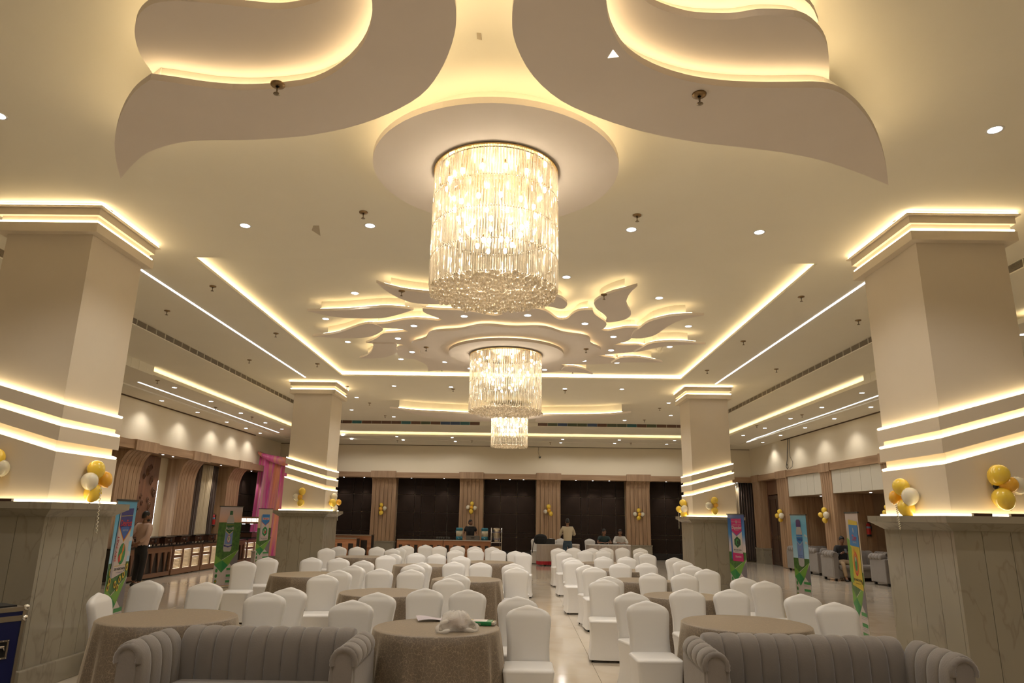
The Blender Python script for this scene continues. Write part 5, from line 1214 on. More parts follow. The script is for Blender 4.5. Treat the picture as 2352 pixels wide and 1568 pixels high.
balloons('balloon cluster with ribbon on the aisle side of the farther right pillar', 'x', 4.24, [(1569, 1155, 8, 'g'), (1560, 1169, 7, 'g'), (1571, 1181, 8, 'g'), (1572, 1168, 7.5, 'w')], -1, ((1559, 1176), (1560, 1214)))
balloons('balloon cluster on the front of the farther right pillar', 'y', 17.35, [(1641, 1149, 8, 'g'), (1628, 1161, 8, 'w'), (1642, 1173, 8, 'g'), (1644, 1160, 5.5, 'o')], -1)
for i, L in enumerate(([(876, 1159, 4.3, 'g'), (875, 1177, 5, 'g'), (883.5, 1167, 4.8, 'w'), (874, 1168, 4.3, 'o')], [(1084, 1156, 4.5, 'g'), (1082, 1174, 5, 'g'), (1075, 1164.5, 4.6, 'w'), (1091, 1166, 4.6, 'w'), (1083, 1165, 4, 'o')], [(1260, 1163, 5, 'g'), (1265, 1179, 5, 'g'), (1253, 1174.5, 4.7, 'w'), (1261, 1172, 4.3, 'o')], [(1467, 1171.5, 4.7, 'g'), (1467, 1189, 4.8, 'g'), (1458.5, 1180, 4.7, 'w'), (1476, 1181, 4.7, 'w'), (1469, 1181, 4, 'o')])):
    balloons('small balloon cluster on the back wall pilaster %s' % names[i], 'y', 30.53, L, -1)
for i, L in enumerate(([(1791, 1175, 5.5, 'g'), (1785, 1184, 5, 'g'), (1793, 1193, 5, 'g'), (1795, 1184, 6, 'w')], [(1893, 1171, 6, 'g'), (1885, 1182, 5.5, 'g'), (1895, 1194, 6, 'g'), (1898, 1182, 7, 'w')], [(2037, 1165, 6, 'g'), (2033, 1177, 6, 'g')])):
    balloons('small balloon cluster on the right wall pilaster %s' % ['beside the door', 'above the seated man', 'half hidden by the near right pillar'][i], 'x', 9.93, L, -1)
# ================================================================== PRODUCT BANNERS
def pm(name, c): return mat('print_'+name, tuple(v*.78 for v in c), .45)
def vgrad(name, stops):
    """printed vertical gradient over the banner height (object z)"""
    if name in MATS: return MATS[name]
    m = mat(name, stops[0][1], .35); nt = m.node_tree; N = nt.nodes.new; tc = N('ShaderNodeTexCoord'); sp = N('ShaderNodeSeparateXYZ'); nt.links.new(tc.outputs['Object'], sp.inputs[0])
    mr = N('ShaderNodeMapRange'); mr.inputs['From Max'].default_value = 1.85; nt.links.new(sp.outputs['Z'], mr.inputs['Value'])
    r = N('ShaderNodeValToRGB'); e = r.color_ramp.elements; e[0].position = stops[0][0]; e[0].color = (*stops[0][1], 1); e[1].position = stops[-1][0]; e[1].color = (*stops[-1][1], 1)
    for p, c in stops[1:-1]: x = e.new(p); x.color = (*c, 1)
    nt.links.new(mr.outputs[0], r.inputs[0]); nt.links.new(r.outputs[0], nt.nodes['Principled BSDF'].inputs['Base Color']); return m
PC = {'white': pm('white', (.58, .50, .46)), 'lgreen': pm('light_green', (.17, .36, .05)), 'dgreen': pm('dark_green', (.02, .22, .06)), 'mgreen': pm('mid_green', (.05, .28, .07)), 'grey': pm('grey', (.19, .17, .18)),
      'field': mat('print_field', (.03, .09, .02), .35, noise=(14, (.07, .16, .03), .35, .65)), 'navy': pm('navy', (.03, .03, .20)), 'blue': pm('blue', (.03, .12, .40)), 'red': pm('red', (.55, .02, .03)), 'yellow': pm('yellow', (.62, .45, .03)),
      'orange': pm('orange', (.60, .18, .02)), 'brown': pm('brown', (.10, .04, .015)), 'black': pm('black', (.02, .02, .02)), 'cap': pm('cap_green', (.01, .10, .035)), 'purple': pm('purple', (.07, .02, .16)), 'bottle': pm('bottle', (.46, .43, .42)),
      'lblue': pm('label_blue', (.17, .26, .52)), 'mag': pm('magenta', (.50, .02, .14)), 'cream': pm('cream', (.62, .48, .30)), 'cyan': pm('cyan_blue', (.04, .20, .48)), 'pgrey': pm('pale_grey', (.38, .34, .35)), 'cloud': pm('cloud', (.6, .6, .6))}
def banner(label, X, Y, th, art, sky, fieldtop):
    """roll banner; local x runs along the width, front faces -y"""
    W_, H_ = .62, 1.84; t = thing('standing_banner', label, 'banner', (X, Y, 0), th, 'standing product banners')
    MB().box(-W_/2-.02, W_/2+.02, -.012, .012, H_-.012, H_+.012).build('top_rail', BLACKP, t)
    MB().box(-.01, .01, .015, .03, .05, H_).build('support_pole', DARKM, t)
    MB().bbox(-W_/2-.01, W_/2+.01, -.09, .09, 0, .05, b=.01).build('base', CHROME, t)
    mats = [sky]+list(PC.values()); idx = {k: i+1 for i, k in enumerate(PC)}; idx['sky'] = 0
    B = MB(); layer = [0]
    def P(u, v): return (-W_/2+W_*u, v*H_)
    def poly(col, pts, L=None):
        layer[0] += 1; y = -.0035-.0002*(layer[0] if L is None else L); Q = [P(u, v) for u, v in pts]; a = sum(Q[i][0]*Q[(i+1) % len(Q)][1]-Q[(i+1) % len(Q)][0]*Q[i][1] for i in range(len(Q)))
        if a < 0: Q = Q[::-1]
        from mathutils.geometry import tessellate_polygon
        tri = tessellate_polygon([[Vector((q[0], q[1], 0)) for q in Q]]); fs = []
        for i, j, k in tri:
            cr = (Q[j][0]-Q[i][0])*(Q[k][1]-Q[i][1])-(Q[j][1]-Q[i][1])*(Q[k][0]-Q[i][0]); fs.append((i, j, k) if cr > 0 else (i, k, j))
        B.add([(q[0], y, q[1]) for q in Q], fs, idx[col])
    def ell(col, u, v, a, b, n=20): poly(col, [(u+a*math.cos(2*PI*k/n), v+b*math.sin(2*PI*k/n)) for k in range(n)])
    B.box(-W_/2, W_/2, -.003, .001, .05, H_-.01, 0)
    poly('white', [(0, .03), (1, .03), (1, .46), (0, .46)])
    poly('field', [(0, .40), (.3, .34), (1, .46), (1, fieldtop), (0, fieldtop)])
    poly('grey', [(.62, .30), (1, .44), (1, .20)])
    poly('lgreen', [(0, .40), (.32, .335), (.62, .37), (1, .46), (.62, .275), (.32, .335), (0, .28)])
    poly('lgreen', [(.32, .335), (1, .46), (.60, .27)]); poly('mgreen', [(0, .285), (.32, .335), (.60, .27), (.33, .185)])
    poly('dgreen', [(.32, .335), (.33, .185), (.60, .27)])
    for k, v in enumerate((.225, .145, .075)):
        poly('mgreen', [(.55, v-.014), (.95, v-.014), (.95, v+.014), (.55, v+.014)])
        for q in range(2): poly('pgrey', [(.52, v-.026-.013*q), (.97-.1*q, v-.026-.013*q), (.97-.1*q, v-.021-.013*q), (.52, v-.021-.013*q)])
    for v in (.215, .15, .085): ell('mgreen', .12, v, .055, .024)
    ell('black', .12, .15, .025, .012); ell('orange', .12, .085, .03, .013)
    L = []
    def text(s, u, v, size, col, bold=.0, rot=0, sx=1): L.append((s, u, v, size, col, bold, rot, sx))
    art(poly, ell, text)
    B.build('printed_sheet', mats, t)
    for s, u, v, size, col, bold, rot, sx in L:
        me = text_mesh(s, size, bold=bold); me.materials.append(PC[col]); o = bpy.data.objects.new('printed_lettering', me); COL.objects.link(o); o.parent = t
        x, z = P(u, v); o.location = (x, -.0035-.0002*(layer[0]+2), z); o.rotation_euler = (PI/2, -rot, 0); o.scale = (sx, 1, 1)
    return t
def art1(poly, ell, text):
    poly('cloud', [(.80, .70), (.98, .71), (.97, .74), (.82, .735)]); poly('cloud', [(.78, .60), (.95, .60), (.93, .63), (.80, .64)])
    for k, (u, v) in enumerate([(.12, .50), (.14, .44), (.10, .40), (.42, .41), (.62, .44), (.78, .47), (.9, .52), (.55, .385)]): ell('yellow', u, v, .06, .026); ell('brown', u, v, .032, .014)
    poly('pgrey', [(.10, .47), (.20, .455), (.26, .93), (.18, .94)]); poly('white', [(.20, .455), (.80, .49), (.83, .945), (.22, .935)])
    poly('yellow', [(.21, .80), (.25, .79), (.52, .70), (.80, .78), (.83, .79), (.83, .945), (.22, .935)]); poly('red', [(.22, .81), (.52, .71), (.83, .80), (.83, .945), (.22, .935)]); poly('navy', [(.22, .82), (.52, .72), (.83, .81), (.83, .945), (.22, .935)])
    poly('blue', [(.30, .79), (.52, .72), (.75, .785), (.70, .81), (.34, .81)]); poly('yellow', [(.24, .885), (.82, .89), (.82, .893), (.24, .889)])
    text('DevFast', .53, .835, .115, 'red', .002, 0, .95); text('DevFast', .527, .837, .115, 'white', .004, 0, .95) if False else None
    text('INSECTICIDE', .53, .785, .03, 'white'); text('DEV-FAST', .24, .66, .075, 'red', .001, PI/2-.06)
    ell('dgreen', .52, .62, .17, .075); ell('orange', .57, .645, .05, .045); ell('red', .44, .59, .06, .03); ell('yellow', .50, .60, .04, .03); ell('mgreen', .60, .60, .05, .04)
    poly('yellow', [(.24, .535), (.80, .54), (.80, .543), (.24, .538)]); text('DEV AGRO INDIA', .52, .515, .042, 'black', .001); text('www.devagro.co.in', .52, .492, .026, 'navy'); ell('black', .74, .508, .03, .014); ell('white', .74, .508, .022, .010)
def art2(poly, ell, text):
    poly('bottle', [(.34, .44), (.62, .44), (.66, .47), (.66, .83), (.60, .875), (.56, .895), (.44, .895), (.40, .875), (.34, .83), (.30, .47)])
    poly('cap', [(.43, .895), (.57, .895), (.56, .945), (.44, .945)]); poly('cap', [(.34, .70), (.50, .66), (.66, .70), (.66, .79), (.34, .79)]); poly('yellow', [(.34, .768), (.66, .768), (.66, .772), (.34, .772)])
    poly('yellow', [(.335, .70), (.5, .655), (.66, .70), (.66, .693), (.5, .646), (.335, .693)]); poly('lblue', [(.33, .53), (.66, .53), (.66, .69), (.5, .645), (.33, .69)])
    text('Azidfi', .50, .725, .10, 'white', .001); text('BIO', .5, .69, .03, 'white'); ell('red', .5, .595, .07, .046); ell('white', .5, .595, .06, .040); ell('mgreen', .5, .60, .022, .022)
    poly('navy', [(.31, .505), (.5, .49), (.67, .505), (.67, .525), (.5, .51), (.31, .525)]); text('DEV AGRO', .5, .508, .028, 'white')
def art3(poly, ell, text):
    poly('pgrey', [(.18, .44), (.26, .43), (.26, .89), (.18, .88)]); poly('white', [(.26, .43), (.82, .455), (.82, .90), (.26, .90)]); poly('red', [(.25, .765), (.54, .70), (.82, .765), (.82, .9), (.26, .9)]); poly('cyan', [(.25, .775), (.54, .71), (.82, .775), (.82, .90), (.26, .90)])
    poly('white', [(.30, .805), (.78, .805), (.78, .845), (.30, .845)]); text('Beragol', .54, .825, .075, 'red', .002); text('750 WP', .54, .775, .03, 'navy')
    poly('dgreen', [(.54, .69), (.72, .64), (.72, .56), (.54, .51), (.36, .56), (.36, .64)]); ell('white', .54, .60, .09, .045); ell('red', .56, .59, .07, .03); ell('mgreen', .52, .61, .04, .03)
    poly('red', [(.26, .498), (.82, .503), (.82, .506), (.26, .501)]); text('DEV AGRO INDIA', .54, .478, .036, 'black', .001); text('www.devagro.co.in', .54, .458, .024, 'black')
def art4(poly, ell, text):
    poly('blue', [(.16, .46), (.24, .43), (.24, .93), (.16, .92)]); poly('white', [(.24, .43), (.84, .43), (.84, .93), (.24, .93)]); poly('mag', [(.24, .795), (.52, .74), (.84, .80), (.84, .945), (.22, .945)]); poly('blue', [(.22, .785), (.52, .73), (.84, .79), (.84, .80), (.52, .74), (.22, .795)])
    poly('white', [(.24, .905), (.84, .90), (.84, .903), (.24, .908)]); ell('white', .54, .905, .035, .018); ell('grey', .54, .905, .022, .012)
    text('Dipetdev', .54, .835, .10, 'white', .002); text('AZIMSULFURON 50% DF', .54, .868, .028, 'white'); text('WEEDICIDE', .54, .805, .028, 'white')
    poly('dgreen', [(.54, .73), (.74, .69), (.74, .63), (.54, .59), (.36, .63), (.36, .69)]); poly('black', [(.54, .72), (.71, .685), (.71, .635), (.54, .60), (.39, .635), (.39, .685)]); ell('mgreen', .54, .66, .10, .04); ell('black', .57, .655, .05, .025)
    text('DEV AGRO INDIA', .54, .565, .036, 'black', .001); text('www.devagro.co.in', .54, .545, .026, 'black'); poly('mag', [(.22, .43), (.86, .43), (.86, .525), (.22, .53)]); text('Dipetdev', .56, .485, .06, 'white', .001)
def art5(poly, ell, text):
    poly('cloud', [(.82, .76), (.99, .74), (.99, .76), (.84, .78)]); poly('cloud', [(.84, .67), (.99, .66), (.99, .69), (.85, .695)])
    poly('bottle', [(.36, .42), (.46, .405), (.58, .405), (.68, .42), (.70, .46), (.70, .80), (.62, .86), (.38, .86), (.31, .80), (.33, .46)])
    poly('purple', [(.34, .86), (.64, .86), (.63, .93), (.57, .945), (.41, .945), (.35, .93)]); poly('cyan', [(.31, .70), (.50, .655), (.70, .70), (.70, .77), (.31, .77)]); poly('white', [(.31, .748), (.70, .748), (.70, .752), (.31, .752)]); text('TRIPLE', .505, .712, .075, 'navy', .002)
    poly('lblue', [(.32, .50), (.70, .50), (.70, .69), (.50, .645), (.31, .69)]); ell('orange', .5, .60, .012, .016); text('DEV AGRO', .51, .53, .032, 'navy'); text('INDIA', .51, .51, .032, 'navy')
def art6(poly, ell, text):
    poly('lgreen', [(0, .45), (.18, .45), (.20, .78), (0, .80)]); poly('yellow', [(.12, .43), (.92, .40), (.92, .93), (.24, .945)]); poly('cyan', [(.22, .74), (.92, .73), (.92, .90), (.23, .905)]); poly('lgreen', [(.14, .45), (.26, .445), (.30, .72), (.2, .74)])
    ell('white', .56, .86, .03, .02); text('Dev', .60, .80, .12, 'red', .002); text('GRANULES', .60, .765, .035, 'white')
    ell('red', .55, .60, .17, .095); ell('orange', .55, .60, .14, .078); ell('dgreen', .55, .60, .10, .058); ell('white', .55, .635, .04, .02); poly('orange', [(.44, .70), (.52, .73), (.56, .68), (.5, .66)])
    text('DEV AGRO INDIA', .56, .475, .05, 'black', .001); text('www.devagro.co.in', .56, .45, .03, 'black'); ell('black', .86, .462, .03, .014)
def place_banner(label, X, Y, pxr, sgn, art, sky, ft):
    X = X; W_ = .62; best = None
    for k in range(0, 125):
        th = math.radians(k)*sgn; x = X+W_*math.cos(th); y = Y+W_*math.sin(th)
        v = R3.transposed() @ (Vector((x, y, 1.84))-CAMP); px = CX+F*v.x/-v.z
        if best is None or abs(px-pxr) < best[0]: best = (abs(px-pxr), th)
    th = best[1]; banner(label, X+W_/2*math.cos(th), Y+W_/2*math.sin(th), th, art, sky, ft)
SKY1 = vgrad('sky_print', [(.4, (.45, .58, .66)), (.75, (.16, .42, .60)), (1, (.07, .28, .45))]); SKY2 = vgrad('sunset_print', [(.7, (.58, .26, .12)), (.85, (.52, .33, .26)), (1, (.36, .32, .36))])
SKY3 = vgrad('cream_print', [(.5, (.55, .32, .15)), (1, (.50, .42, .32))]); SKY4 = vgrad('deep_sky_print', [(.6, (.5, .42, .40)), (.75, (.05, .20, .42)), (1, (.02, .04, .20))]); SKY6 = vgrad('dusk_print', [(.5, (.5, .45, .3)), (1, (.42, .34, .33))])
place_banner('standing banner with white pack and red lettering, behind the near left pillar', -5.32, 9.30, 316, 1, art1, SKY1, .56)
place_banner('standing banner with a green-capped bottle on a green field, left aisle', -7.04, 16.6, 558, 1, art2, SKY2, .80)
place_banner('small-looking standing banner with green hexagon emblem before the far left pillar', -8.70, 23.6, 627, 1, art3, SKY3, .66)
place_banner('standing banner with magenta product pack beside the farther right pillar', 4.95, 16.95, 1708, -1, art4, SKY4, .54)
place_banner('standing banner with purple-capped bottle, middle of the right aisle', 6.12, 16.1, 1850, -1, art5, SKY1, .50)
place_banner('narrowly seen standing banner with yellow product bag, nearest on the right', 5.06, 11.08, 1969, -1, art6, SKY6, .54)
# ================================================================== ITEMS ON THE FRONT TABLE
TZ = .767
def tilted(b, name, m, x, y, z, rz, parent=None):
    o = b.build(name, m, parent); o.location = (x, y, z); o.rotation_euler = (0, 0, rz); return o
def smooth_poly3(pts):
    a = smooth_poly([(p[0], p[1]) for p in pts], 3, closed=False); b = smooth_poly([(p[0], p[2]) for p in pts], 3, closed=False); return [(p[0], p[1], q[1]) for p, q in zip(a, b)]
# plastic bag: crumpled loft with handles
p = at_z(1047, 1449, TZ); t = thing('plastic_bag', 'crumpled translucent plastic carrier bag with something brown inside, on the front table', 'bag', (p.x, p.y+.03, TZ), .2)
pbm = bpy.data.materials.new('thin_plastic'); pbm.use_nodes = True; nt = pbm.node_tree; b_ = nt.nodes['Principled BSDF']; b_.inputs['Base Color'].default_value = (.90, .84, .76, 1); b_.inputs['Roughness'].default_value = .25; b_.inputs['Alpha'].default_value = .55
n_ = nt.nodes.new('ShaderNodeTexNoise'); n_.inputs['Scale'].default_value = 9; n_.inputs['Distortion'].default_value = 1.5; bp_ = nt.nodes.new('ShaderNodeBump'); bp_.inputs['Strength'].default_value = .35; bp_.inputs['Distance'].default_value = .02; nt.links.new(n_.outputs['Fac'], bp_.inputs['Height']); nt.links.new(bp_.outputs[0], b_.inputs['Normal'])
rnd = random.Random(5); B = MB(); rings = []; n = 36
for j in range(11):
    v = j/10; z = .150*v; row = []
    for k in range(n):
        a = 2*PI*k/n; r = (.135*math.sqrt(max(0, 1-(max(0, v-.15)/.9)**2.2))+.004)*(1+.10*math.sin(5*a+6*v)+.06*math.sin(11*a-9*v)+rnd.uniform(-.03, .03)); row.append((r*math.cos(a), r*.72*math.sin(a), z+(.012*math.sin(7*a) if j > 6 else 0)))
    rings.append(row)
B.loft(rings); B.build('bag_body', pbm, t)
for s, yy in ((-1, -.07), (1, -.02)):
    B = MB(); path = smooth_poly3([(s*.08, yy, .085), (s*.13, yy-.02, .075), (s*.165, yy-.03, .045), (s*.165, yy-.05, .012), (s*.12, yy-.075, .010), (s*.07, yy-.06, .022)]); B.tube(path, [.014+.006*math.sin(i*1.1) for i in range(len(path))], 10); B.build('bag_handle', pbm, t)
MB().sphere((0.01, -.0, .05), (.10, .07, .048), 16, 10).build('brown_bundle', mat('brown_cloth', (.22, .11, .07), .8, bump=(20, .5)), t)
p = at_z(985, 1424, TZ); o = MB(); R = []
for k in range(9): u = k/8; R.append([(-.13+.26*u, -.10, .010+.012*math.sin(4*u)), (-.13+.26*u, .10, .016+.014*math.sin(4*u+1)), (-.13+.26*u, .10, .018+.014*math.sin(4*u+1)), (-.13+.26*u, -.10, .012+.012*math.sin(4*u))])
o.loft(R, smooth=False); o = tilted(o, 'paper_stack', mat('lilac_paper', (.52, .46, .50), .6), p.x+.02, p.y, TZ, .25); tag(o, 'curling pale printed papers left of the bag on the front table', 'papers')
p = at_z(1106, 1434, TZ); t = thing('seed_packet', 'green and white foil packet at the right edge of the front table', 'packet', (p.x-.01, p.y-.0, TZ), -.12)
MB().bbox(-.125, .11, -.07, .07, 0, .035, b=.012).build('packet_body', mat('packet_green', (.01, .22, .06), .25), t); MB().box(-.07, .06, -.055, .06, .035, .0365).build('white_label', WHITEP, t); MB().bbox(.105, .135, -.065, .065, .005, .03, b=.006).build('foil_end', CHROME, t); MB().box(-.12, -.075, -.05, .05, .035, .0362).build('yellow_label', PC['yellow'], t)
me = text_mesh('DevAgro', .035); me.materials.append(PC['white']); o = bpy.data.objects.new('printed_lettering', me); COL.objects.link(o); o.parent = t; o.location = (-.05, -.0705, .017); o.rotation_euler = (PI/2, 0, 0)
# ================================================================== FLIGHT CASE
NAVY = mat('case_navy', (.008, .012, .075), .35); ALU = mat('case_aluminium', (.36, .31, .24), .35, .7)
t = thing('flight_case', 'dark blue flight case with metal edges at the lower left corner', 'flight case', (-4.235, 6.26, 0), math.radians(62))
# local: visible face at y=0 looking to -y, right end at x=0, extends to -x
LX, DY, HZ = 1.1, .6, .885
MB().box(-LX, 0, 0, DY, .10, HZ).build('case_shell', NAVY, t)
for z0, z1 in ((HZ-.028, HZ+.006), (HZ-.105, HZ-.062), (.10, .135)): MB().box(-LX-.004, .004, -.006, DY+.004, z0, z1).build('edge_rail', ALU, t)
MB().box(-.022, .005, -.007, .02, .10, HZ).build('corner_rail', ALU, t); MB().box(-LX-.02, .02, -.02, .03, .16, .20).build('black_bumper', BLACKP, t)
for z in (HZ, HZ-.085, .12): MB().sphere((0, 0, z), .026, 12, 8).build('ball_corner', CHROME, t)
b = MB(); b.box(-.27, -.10, -.010, 0, .50, .63); b.build('handle_dish', DARKM, t); b = MB()
b.box(-.275, -.095, -.016, -.008, .625, .64).box(-.275, -.095, -.016, -.008, .49, .505).box(-.275, -.26, -.016, -.008, .49, .64).box(-.11, -.095, -.016, -.008, .49, .64); b.build('handle_frame', CHROME, t)
MB().tube([(-.24, -.02, .56), (-.23, -.03, .59), (-.14, -.03, .59), (-.13, -.02, .56)], .010, 8).build('handle_bar', CHROME, t)
for x in (-.268, -.226, -.185, -.143, -.102):
    for z in (.497, .632): MB().sphere((x, -.018, z), .005, 6, 4).build('rivet', CHROME, t)
for x in (-.9, -.15):
    for y in (.12, .48): MB().lathe([(.001, -.02), (.05, -.02), (.05, .02), (.001, .02)], 16).xf(Matrix.Translation((x, y, .05)) @ Matrix.Rotation(PI/2, 4, 'Y')).build('castor', BLACKP, t)
MB().box(-LX+.1, -.05, .05, DY-.1, HZ+.006, HZ+.02).build('lid_mat', BG, t)
# ================================================================== PEOPLE
DG = None
def skinmesh(name, nodes, edges, root, m, sub=1, extra=None):
    me = bpy.data.meshes.new(name); keys = list(nodes); ix = {k: i for i, k in enumerate(keys)}
    me.from_pydata([nodes[k][0] for k in keys], [(ix[a], ix[b]) for a, b in edges], []); o = bpy.data.objects.new(name, me); COL.objects.link(o)
    md = o.modifiers.new('s', 'SKIN'); md.use_smooth_shade = True
    sv = me.skin_vertices[0].data
    for k in keys:
        r = nodes[k][1]; r = r if hasattr(r, '__len__') else (r, r); sv[ix[k]].radius = r; sv[ix[k]].use_root = (k == root)
    s = o.modifiers.new('u', 'SUBSURF'); s.levels = sub; s.render_levels = sub
    dg = bpy.context.evaluated_depsgraph_get(); ev = o.evaluated_get(dg); nm = bpy.data.meshes.new_from_object(ev); bpy.data.objects.remove(o)
    nm.materials.clear(); nm.materials.append(m)
    for p_ in nm.polygons: p_.use_smooth = True
    return nm
def person(label, loc, rz, J, shirt, trousers, shirt_m, trouser_m, short=False, shoe=True, face=True, collar=None, headturn=0, headtilt=0, beard=False, hair_up=0):
    t = thing('person', label, 'person', loc, rz); V = {k: Vector(v) for k, v in J.items()}
    for s in ('l', 'r'): pass
    N = {'pel': (V['pel'], (.10, .07)), 'waist': (V['pel'].lerp(V['chest'], .45), (.085, .055)), 'chest': (V['chest'], (.085, .050)), 'neckb': (V['neck'], (.06, .055)), 'head': (V['head']-Vector((0, 0, .05)), (.048, .048))}
    E = [('pel', 'waist'), ('waist', 'chest'), ('chest', 'neckb'), ('neckb', 'head')]
    for s in ('l', 'r'):
        sh, el, wr, hd = V['sh'+s], V['el'+s], V['wr'+s], V['ha'+s]
        N['sh'+s] = (sh, .038); N['el'+s] = (el, .038); N['wr'+s] = (wr, .026); pm_ = wr.lerp(hd, .5); N['pa'+s] = (pm_, (.036, .018))
        E += [('chest', 'sh'+s), ('sh'+s, 'el'+s), ('el'+s, 'wr'+s), ('wr'+s, 'pa'+s)]
        d = (hd-wr).normalized(); side = Vector((-1 if s == 'l' else 1, 0, 0)); side = (side-d*side.dot(d)).normalized(); nrm = d.cross(side)
        curl = Vector(J.get('curl'+s, (0, 0, -1)))
        for q, (o_, ln) in enumerate(((-.030, .062), (-.010, .078), (.010, .085), (.030, .076))):
            a = pm_+side*o_*.9+d*.030; b = a+d*ln*.5+curl*.006; c_ = b+d*ln*.30+curl*.022
            N['f%d%s' % (q, s)] = (a, .0095); N['g%d%s' % (q, s)] = (b, .0085); N['h%d%s' % (q, s)] = (c_, .0075); E += [('pa'+s, 'f%d%s' % (q, s)), ('f%d%s' % (q, s), 'g%d%s' % (q, s)), ('g%d%s' % (q, s), 'h%d%s' % (q, s))]
        a = wr+d*.025-side*.030; b = a-side*.018+d*.030; N['t0'+s] = (a, .012); N['t1'+s] = (b, .010); N['t2'+s] = (b+d*.026+curl*.01, .009); E += [('wr'+s, 't0'+s), ('t0'+s, 't1'+s), ('t1'+s, 't2'+s)]
        N['hip'+s] = (V['hip'+s], .085); N['kn'+s] = (V['kn'+s], .055); N['an'+s] = (V['an'+s], .036); N['to'+s] = (V['to'+s], .032)
        E += [('pel', 'hip'+s), ('hip'+s, 'kn'+s), ('kn'+s, 'an'+s), ('an'+s, 'to'+s)]
    body = bpy.data.objects.new('body', skinmesh('body', N, E, 'pel', SKIN)); COL.objects.link(body); body.parent = t
    # head joined to the body surface
    M_ = Matrix.Translation(V['head']) @ Matrix.Rotation(headturn, 4, 'Z') @ Matrix.Rotation(headtilt, 4, 'X')
    B = MB(); rings = []; n = 20
    for j in range(15):
        v = j/14; z = .115-.235*v
        w = .074*math.sin(PI*min(1, max(.04, (v*.93+.035))))**.55; w *= (1-.30*max(0, v-.55)/.45); dd = .092*math.sin(PI*min(1, max(.04, v*.90+.05)))**.5*(1-.22*max(0, v-.6)/.4)
        row = []
        for k in range(n):
            a = 2*PI*k/n; x = w*math.cos(a); y = dd*math.sin(a)
            if y < 0:
                f = max(0, 1-abs(x)/.016); 
                if .46 < v < .62: y -= .020*f*math.sin(PI*(v-.46)/.16)**.8*1.1
                if .36 < v < .46: y += .006*max(0, 1-abs(abs(x)-.03)/.02)
                if .66 < v < .74: y -= .005*max(0, 1-abs(x)/.03)
            row.append((x, y-.01*(v > .7), z))
        rings.append(row)
    B.loft(rings)
    for s in (-1, 1): B.sphere((s*.074, .008, -.005), (.010, .020, .030), 8, 6)
    B.xf(M_); hd = B.build('head', [SKIN], body)
    F_ = MB()
    for s in (-1, 1): F_.sphere((s*.030, -.082, .008), (.013, .006, .007), 8, 6, 0); F_.sphere((s*.030, -.0875, .008), (.0055, .003, .0055), 6, 4, 1); F_.box(s*.030-.018, s*.030+.018, -.092, -.083, .024, .030, 1)
    F_.box(-.022, .022, -.093, -.085, -.060, -.054, 2)
    F_.xf(M_); F_.build('face_features', [mat('eye_white', (.5, .45, .4), .3), HAIR, mat('lips', (.20, .07, .05), .5)], t)
    Hh = MB(); rings = []
    for j in range(9):
        row = []
        for k in range(24):
            a = 2*PI*k/24; front = (1-math.sin(a))/2; zl = -.055+.123*front**1.4
            ph = .10+(math.acos(max(-1, min(1, zl/.126)))-.10)*j/8
            sp_ = math.sin(ph)**.72; row.append((.0785*sp_*math.cos(a), .096*sp_*math.sin(a)+.007, (.124+hair_up*math.cos(ph))*math.cos(ph)))
        rings.append(row)
    Hh.loft(rings, cap=True)
    if beard: Hh.sphere((0, -.045, -.085), (.060, .055, .04), 12, 8)
    Hh.xf(M_).build('hair', HAIR, t)
    # shirt
    g = 1.16; S = {'pel': (V['pel']+Vector((0, 0, -.03)), (.165, .125)), 'waist': (N['waist'][0], (.16, .115)), 'chest': (V['chest'], (.185, .125)), 'neckb': (V['neck']+Vector((0, 0, -.02)), (.070, .066))}
    ES = [('pel', 'waist'), ('waist', 'chest'), ('chest', 'neckb')]
    for s in ('l', 'r'):
        S['sh'+s] = (V['sh'+s], .068); ES.append(('chest', 'sh'+s))
        if short: S['el'+s] = (V['sh'+s].lerp(V['el'+s], .62), .062); ES.append(('sh'+s, 'el'+s))
        else: S['el'+s] = (V['el'+s], .054); S['wr'+s] = (V['el'+s].lerp(V['wr'+s], .86), .042); ES += [('sh'+s, 'el'+s), ('el'+s, 'wr'+s)]
    o = bpy.data.objects.new(shirt, skinmesh(shirt, S, ES, 'waist', shirt_m)); COL.objects.link(o); o.parent = t
    if collar:
        B = MB(); c0 = V['neck']+Vector((0, -.0, .008)); B.lathe([(.066, -.012), (.070, .0), (.064, .026), (.058, .026)], 18, cap=False).xf(Matrix.Translation(c0)); B.build('collar', collar, t)
    T = {'top': (V['pel']+Vector((0, 0, .09)), (.135, .10)), 'pel': (V['pel'], (.14, .108))}; ET = [('top', 'pel')]
    for s in ('l', 'r'):
        T['hip'+s] = (V['hip'+s].lerp(V['kn'+s], .22)-Vector((0, 0, 0)), .092); T['kn'+s] = (V['kn'+s], .072); T['an'+s] = (V['an'+s]+Vector((0, 0, .02)), .058); ET += [('pel', 'hip'+s), ('hip'+s, 'kn'+s), ('kn'+s, 'an'+s)]
    o = bpy.data.objects.new(trousers, skinmesh(trousers, T, ET, 'pel', trouser_m)); COL.objects.link(o); o.parent = t
    for s in ('l', 'r'):
        a, b = V['an'+s], V['to'+s]; d = (b-a); d.z = 0; d.normalize(); B = MB(); q = Vector((-d.y, d.x, 0)); z0 = b.z-.03
        R = []
        for u, w_, h_ in ((-.07, .03, .07), (-.04, .042, .085), (.04, .045, .075), (.12, .05, .055), (.18, .042, .045), (.205, .02, .03)):
            c_ = Vector((a.x, a.y, 0))+d*u; R.append([(c_+q*w_*math.cos(2*PI*k/10)+Vector((0, 0, z0+h_*(.5+.5*math.sin(2*PI*k/10)))))[:] for k in range(10)])
        B.loft(R); B.build('shoe', mat('black_leather', (.015, .013, .012), .35), t)
